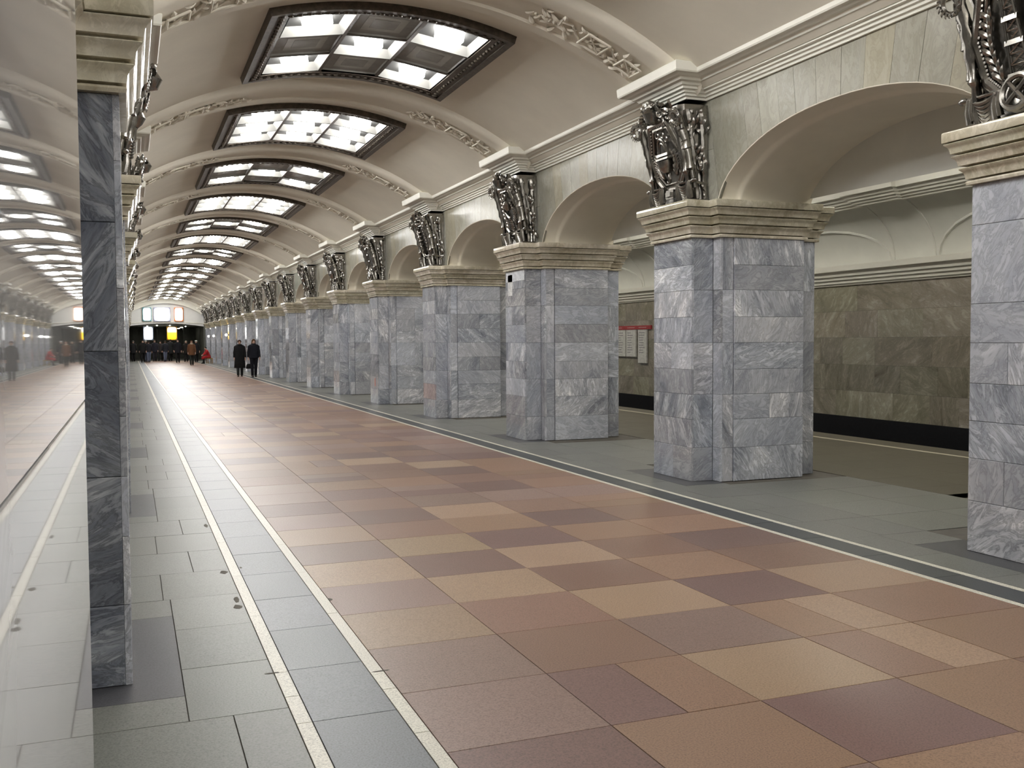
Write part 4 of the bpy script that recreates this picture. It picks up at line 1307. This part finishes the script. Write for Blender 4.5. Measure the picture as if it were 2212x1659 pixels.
    for k, sd in ((0, -1), (1, 1)):
        i = hands[k]; sh, el, wr = Vector(V[i - 3]), Vector(V[i - 2]), Vector(V[i - 1])
        m.tube([sh + Vector((-sd * .09 * s, 0, .0)), sh + Vector((-sd * .02 * s, 0, .0)), sh + Vector((sd * .025 * s, 0, -.035 * s)), sh.lerp(el, .5), el, el.lerp(wr, .6), wr], [q * s for q in (.05, .070, .078, .070, .062, .054, .048)], 10)
    if seated:
        for sd in (-1, 1):
            m.tube([(sd * .08 * s, .0, (hz - .01) * s), (sd * .10 * s, .22 * s, hz * s), (sd * .11 * s, .43 * s, (hz - .02) * s), (sd * .11 * s, .47 * s, (hz - .16) * s)], [.13 * s, .12 * s, .11 * s, .10 * s], 10)
    build(m, 'coat', M_CLOTH, root, 'all', color=coat)
    hc = Vector(V[h2])
    if collar:
        m = MB(); m.ring((hc.x, hc.y - .015 * s, hc.z - .135 * s), (1, 0, 0), (0, 1, 0), .085 * s, .035 * s, 14, 6)
        build(m, 'collar', M_CLOTH, root, 'all', color=collar)
    # hair
    m = MB(); vs_ = []; rows = []
    low = {'short': -.35, 'long': -1.0}[hairstyle]
    for i in range(7):
        t = i / 6; ring = []
        for j in range(16):
            a = 2 * PI * j / 16; front = max(0.0, math.sin(a)); lw = low * (1 - front) + .62 * front
            el = PI / 2 * (1 - t) + math.asin(max(-1, min(1, lw))) * t * .9
            ring.append((hc.x + .092 * s * math.cos(el) * math.cos(a), hc.y - .008 * s + .108 * s * math.cos(el) * math.sin(a), hc.z + .005 * s + .098 * s * math.sin(el)))
        rows.append(ring)
    m.loft(rows, True)
    if hairstyle == 'long':
        m.loft([[(hc.x + a * s * math.cos(q), hc.y + (oy + b * math.sin(q)) * s, hc.z + z * s) for q in [2 * PI * j / 12 for j in range(12)]] for z, a, b, oy in ((.03, .088, .06, -.05), (-.10, .10, .06, -.06), (-.20, .12, .055, -.075), (-.25, .10, .04, -.08))])
    build(m, 'hair', M_CLOTH, root, 'all', color=hair)
    if hat:
        m = MB(); m.loft([[(hc.x + a * s * math.cos(q), hc.y + (-.005 + a * 1.12 * math.sin(q)) * s, hc.z + z * s) for q in [2 * PI * j / 14 for j in range(14)]] for z, a in ((.015, .098), (.05, .102), (.09, .088), (.115, .05))])
        build(m, 'hat', M_CLOTH, root, 'all', color=hat)
    # face
    m = MB(); fy = hc.y + .083 * s
    for sd in (-1, 1): m.ball((hc.x + sd * .030 * s, fy - .006 * s, hc.z - .012 * s), .012 * s, .008 * s, .007 * s, 6, 4)
    build(m, 'eyes', M_CLOTH, root, 'all', color=(.02, .015, .012))
    m = MB(); m.loft([[(hc.x + a * s * math.cos(q), fy + (oy + a * .8 * math.sin(q)) * s, hc.z + z * s) for q in [2 * PI * j / 6 for j in range(6)]] for z, a, oy in ((-.008, .006, .0), (-.03, .009, .008), (-.048, .014, .006), (-.054, .008, .0))])
    build(m, 'nose', M_SKIN, root, 'all', color=skin)
    m = MB(); m.ball((hc.x, fy - .008 * s, hc.z - .072 * s), .022 * s, .008 * s, .007 * s, 6, 4); build(m, 'mouth', M_CLOTH, root, 'all', color=(.35, .12, .11))
    m = MB()
    for sd in (-1, 1): m.ball((hc.x + sd * .076 * s, hc.y - .005 * s, hc.z - .02 * s), .010 * s, .018 * s, .028 * s, 6, 5)
    build(m, 'ears', M_SKIN, root, 'all', color=skin)
    return root, [Vector(V[h]) for h in hands], s

BLK = (.011, .011, .012)
w1, h1, s1 = person((4.72, 46.6, 0), PI - .08, 1.66, BLK, 1.12, (.03, .033, .035), (.06, .025, .015), .13, .05, 'short', label='person in a long black padded coat with a bag, walking towards the viewer', width=1.12, collar=(.012, .014, .014))
w2, h2_, s2 = person((5.25, 45.7, 0), PI + .04, 1.69, (.010, .011, .016), .66, (.010, .010, .014), (.09, .045, .02), .10, .06, 'long', label='person in a short black jacket and dark trousers beside the long coat', width=1.08)
# shoulder-carried bag held by the first walker
hb = w1.matrix_world if False else None
r = ob('handbag', None, None, (5.16, 46.45, .36), PI, label='black soft handbag hanging from the hand of the long-coated walker', cat='handbag')
m = MB(); m.loft([[(a * math.cos(q), b * math.sin(q), z) for q in [2 * PI * j / 14 for j in range(14)]] for z, a, b in ((0, .17, .06), (.02, .19, .075), (.15, .17, .07), (.22, .13, .05), (.23, .11, .03))])
build(m, 'pouch', M_CLOTH, r, 'all', color=BLK)
m = MB(); m.tube([(.10 * math.cos(PI * i / 10), 0, .22 + .26 * math.sin(PI * i / 10)) for i in range(11)], .011, 6)
build(m, 'strap', M_CLOTH, r, 'all', color=(.20, .20, .21))

crowd = [  # x, y, face, H, coat, len, legs, hair, style, hat, label
    (.27, 88.4, .1, 1.72, BLK, .85, BLK, (.10, .09, .08), 'short', None, 'person in a dark coat at the edge of the crowd beside the close pillars'),
    (.97, 83.6, PI, 1.74, (.013, .013, .014), .80, BLK, (.02, .015, .012), 'short', None, 'person in a black jacket and black trousers in front of the white light box'),
    (1.20, 84.4, PI + .3, 1.70, (.02, .02, .02), .75, (.10, .12, .17), (.5, .48, .44), 'short', (.55, .53, .48), 'person in a pale cap and dark jacket below the white light box'),
    (1.42, 84.0, .2, 1.66, (.018, .018, .024), .66, (.13, .16, .24), (.03, .02, .015), 'short', None, 'person in blue jeans and a dark jacket below the white light box'),
    (1.95, 87.6, PI, 1.76, (.02, .02, .028), .78, (.03, .03, .04), (.10, .06, .04), 'short', None, 'bare-headed person in dark clothes between the two hanging light boxes'),
    (2.45, 89.0, 2.8, 1.66, (.025, .022, .022), .80, BLK, (.05, .03, .02), 'long', None, 'long-haired person in dark clothes deep in the lobby opening'),
    (2.76, 86.6, .3, 1.70, (.024, .026, .034), .70, (.15, .18, .27), (.04, .03, .02), 'short', None, 'person in pale blue jeans under the yellow light box'),
    (3.22, 88.2, 0, 1.82, (.014, .015, .015), .95, BLK, (.03, .02, .015), 'short', None, 'tall person in a long dark coat under the yellow light box'),
    (3.50, 80.9, PI, 1.78, (.012, .012, .016), .82, BLK, (.06, .04, .03), 'short', None, 'person striding alone in black in front of the yellow light box'),
    (4.28, 84.0, PI - .2, 1.68, (.02, .018, .016), .85, BLK, (.42, .36, .26), 'short', None, 'fair-haired person in dark clothes behind the brown coat'),
    (4.00, 71.4, PI + .05, 1.68, (.13, .060, .030), .82, (.022, .026, .024), (.10, .05, .025), 'short', None, 'person in a brown sheepskin coat with a pale collar walking this way'),
    (4.95, 82.0, PI, 1.70, (.014, .014, .015), .88, BLK, (.6, .6, .56), 'short', (.66, .66, .62), 'person in a white hat and dark coat beside the far pillars'),
]
for i, (x, y, fc, H_, ct, cl, lg, hr, st, hat, lab) in enumerate(crowd):
    person((x, y, 0), fc, H_, ct, cl, lg, hr, .10 + .05 * (i % 3), .06 + .04 * (i % 2), st, hat, label=lab, group='people in the far crowd', collar=(.5, .44, .34) if 'sheepskin' in lab else None)
rp, rh, rs = person((5.52, 76.6, 0), PI / 2 + .25, 1.62, (.36, .022, .026), .6, (.02, .02, .022), (.015, .02, .014), seated=True, label='seated person in a red coat reading beside a far pillar')
st = ob('stool', None, None, (5.56, 76.6, 0), .25, label='low mustard coloured stool under the person in red', cat='stool')
m = MB(); m.loft([[(-.19, -.19, z), (.19, -.19, z), (.19, .19, z), (-.19, .19, z)] for z in (.35, .40)]); build(m, 'seat', M_CLOTH, st, color=(.34, .19, .03))
for sx in (-1, 1):
    for sy in (-1, 1):
        m = MB(); m.box(sx * .17 - .02, sx * .17 + .02, sy * .17 - .02, sy * .17 + .02, 0, .35); build(m, 'leg', M_CLOTH, st, color=(.28, .15, .03))
m = MB(); m.box(-.11, .11, -.075, .075, 0, .018)
bk = build(m, 'book', M_CLOTH, None, loc=(5.14, 76.5, .66), color=(.6, .58, .52), label='open pale book in the hands of the person in red', cat='book')
print('tiles', counts, 'objects', len(bpy.data.objects))
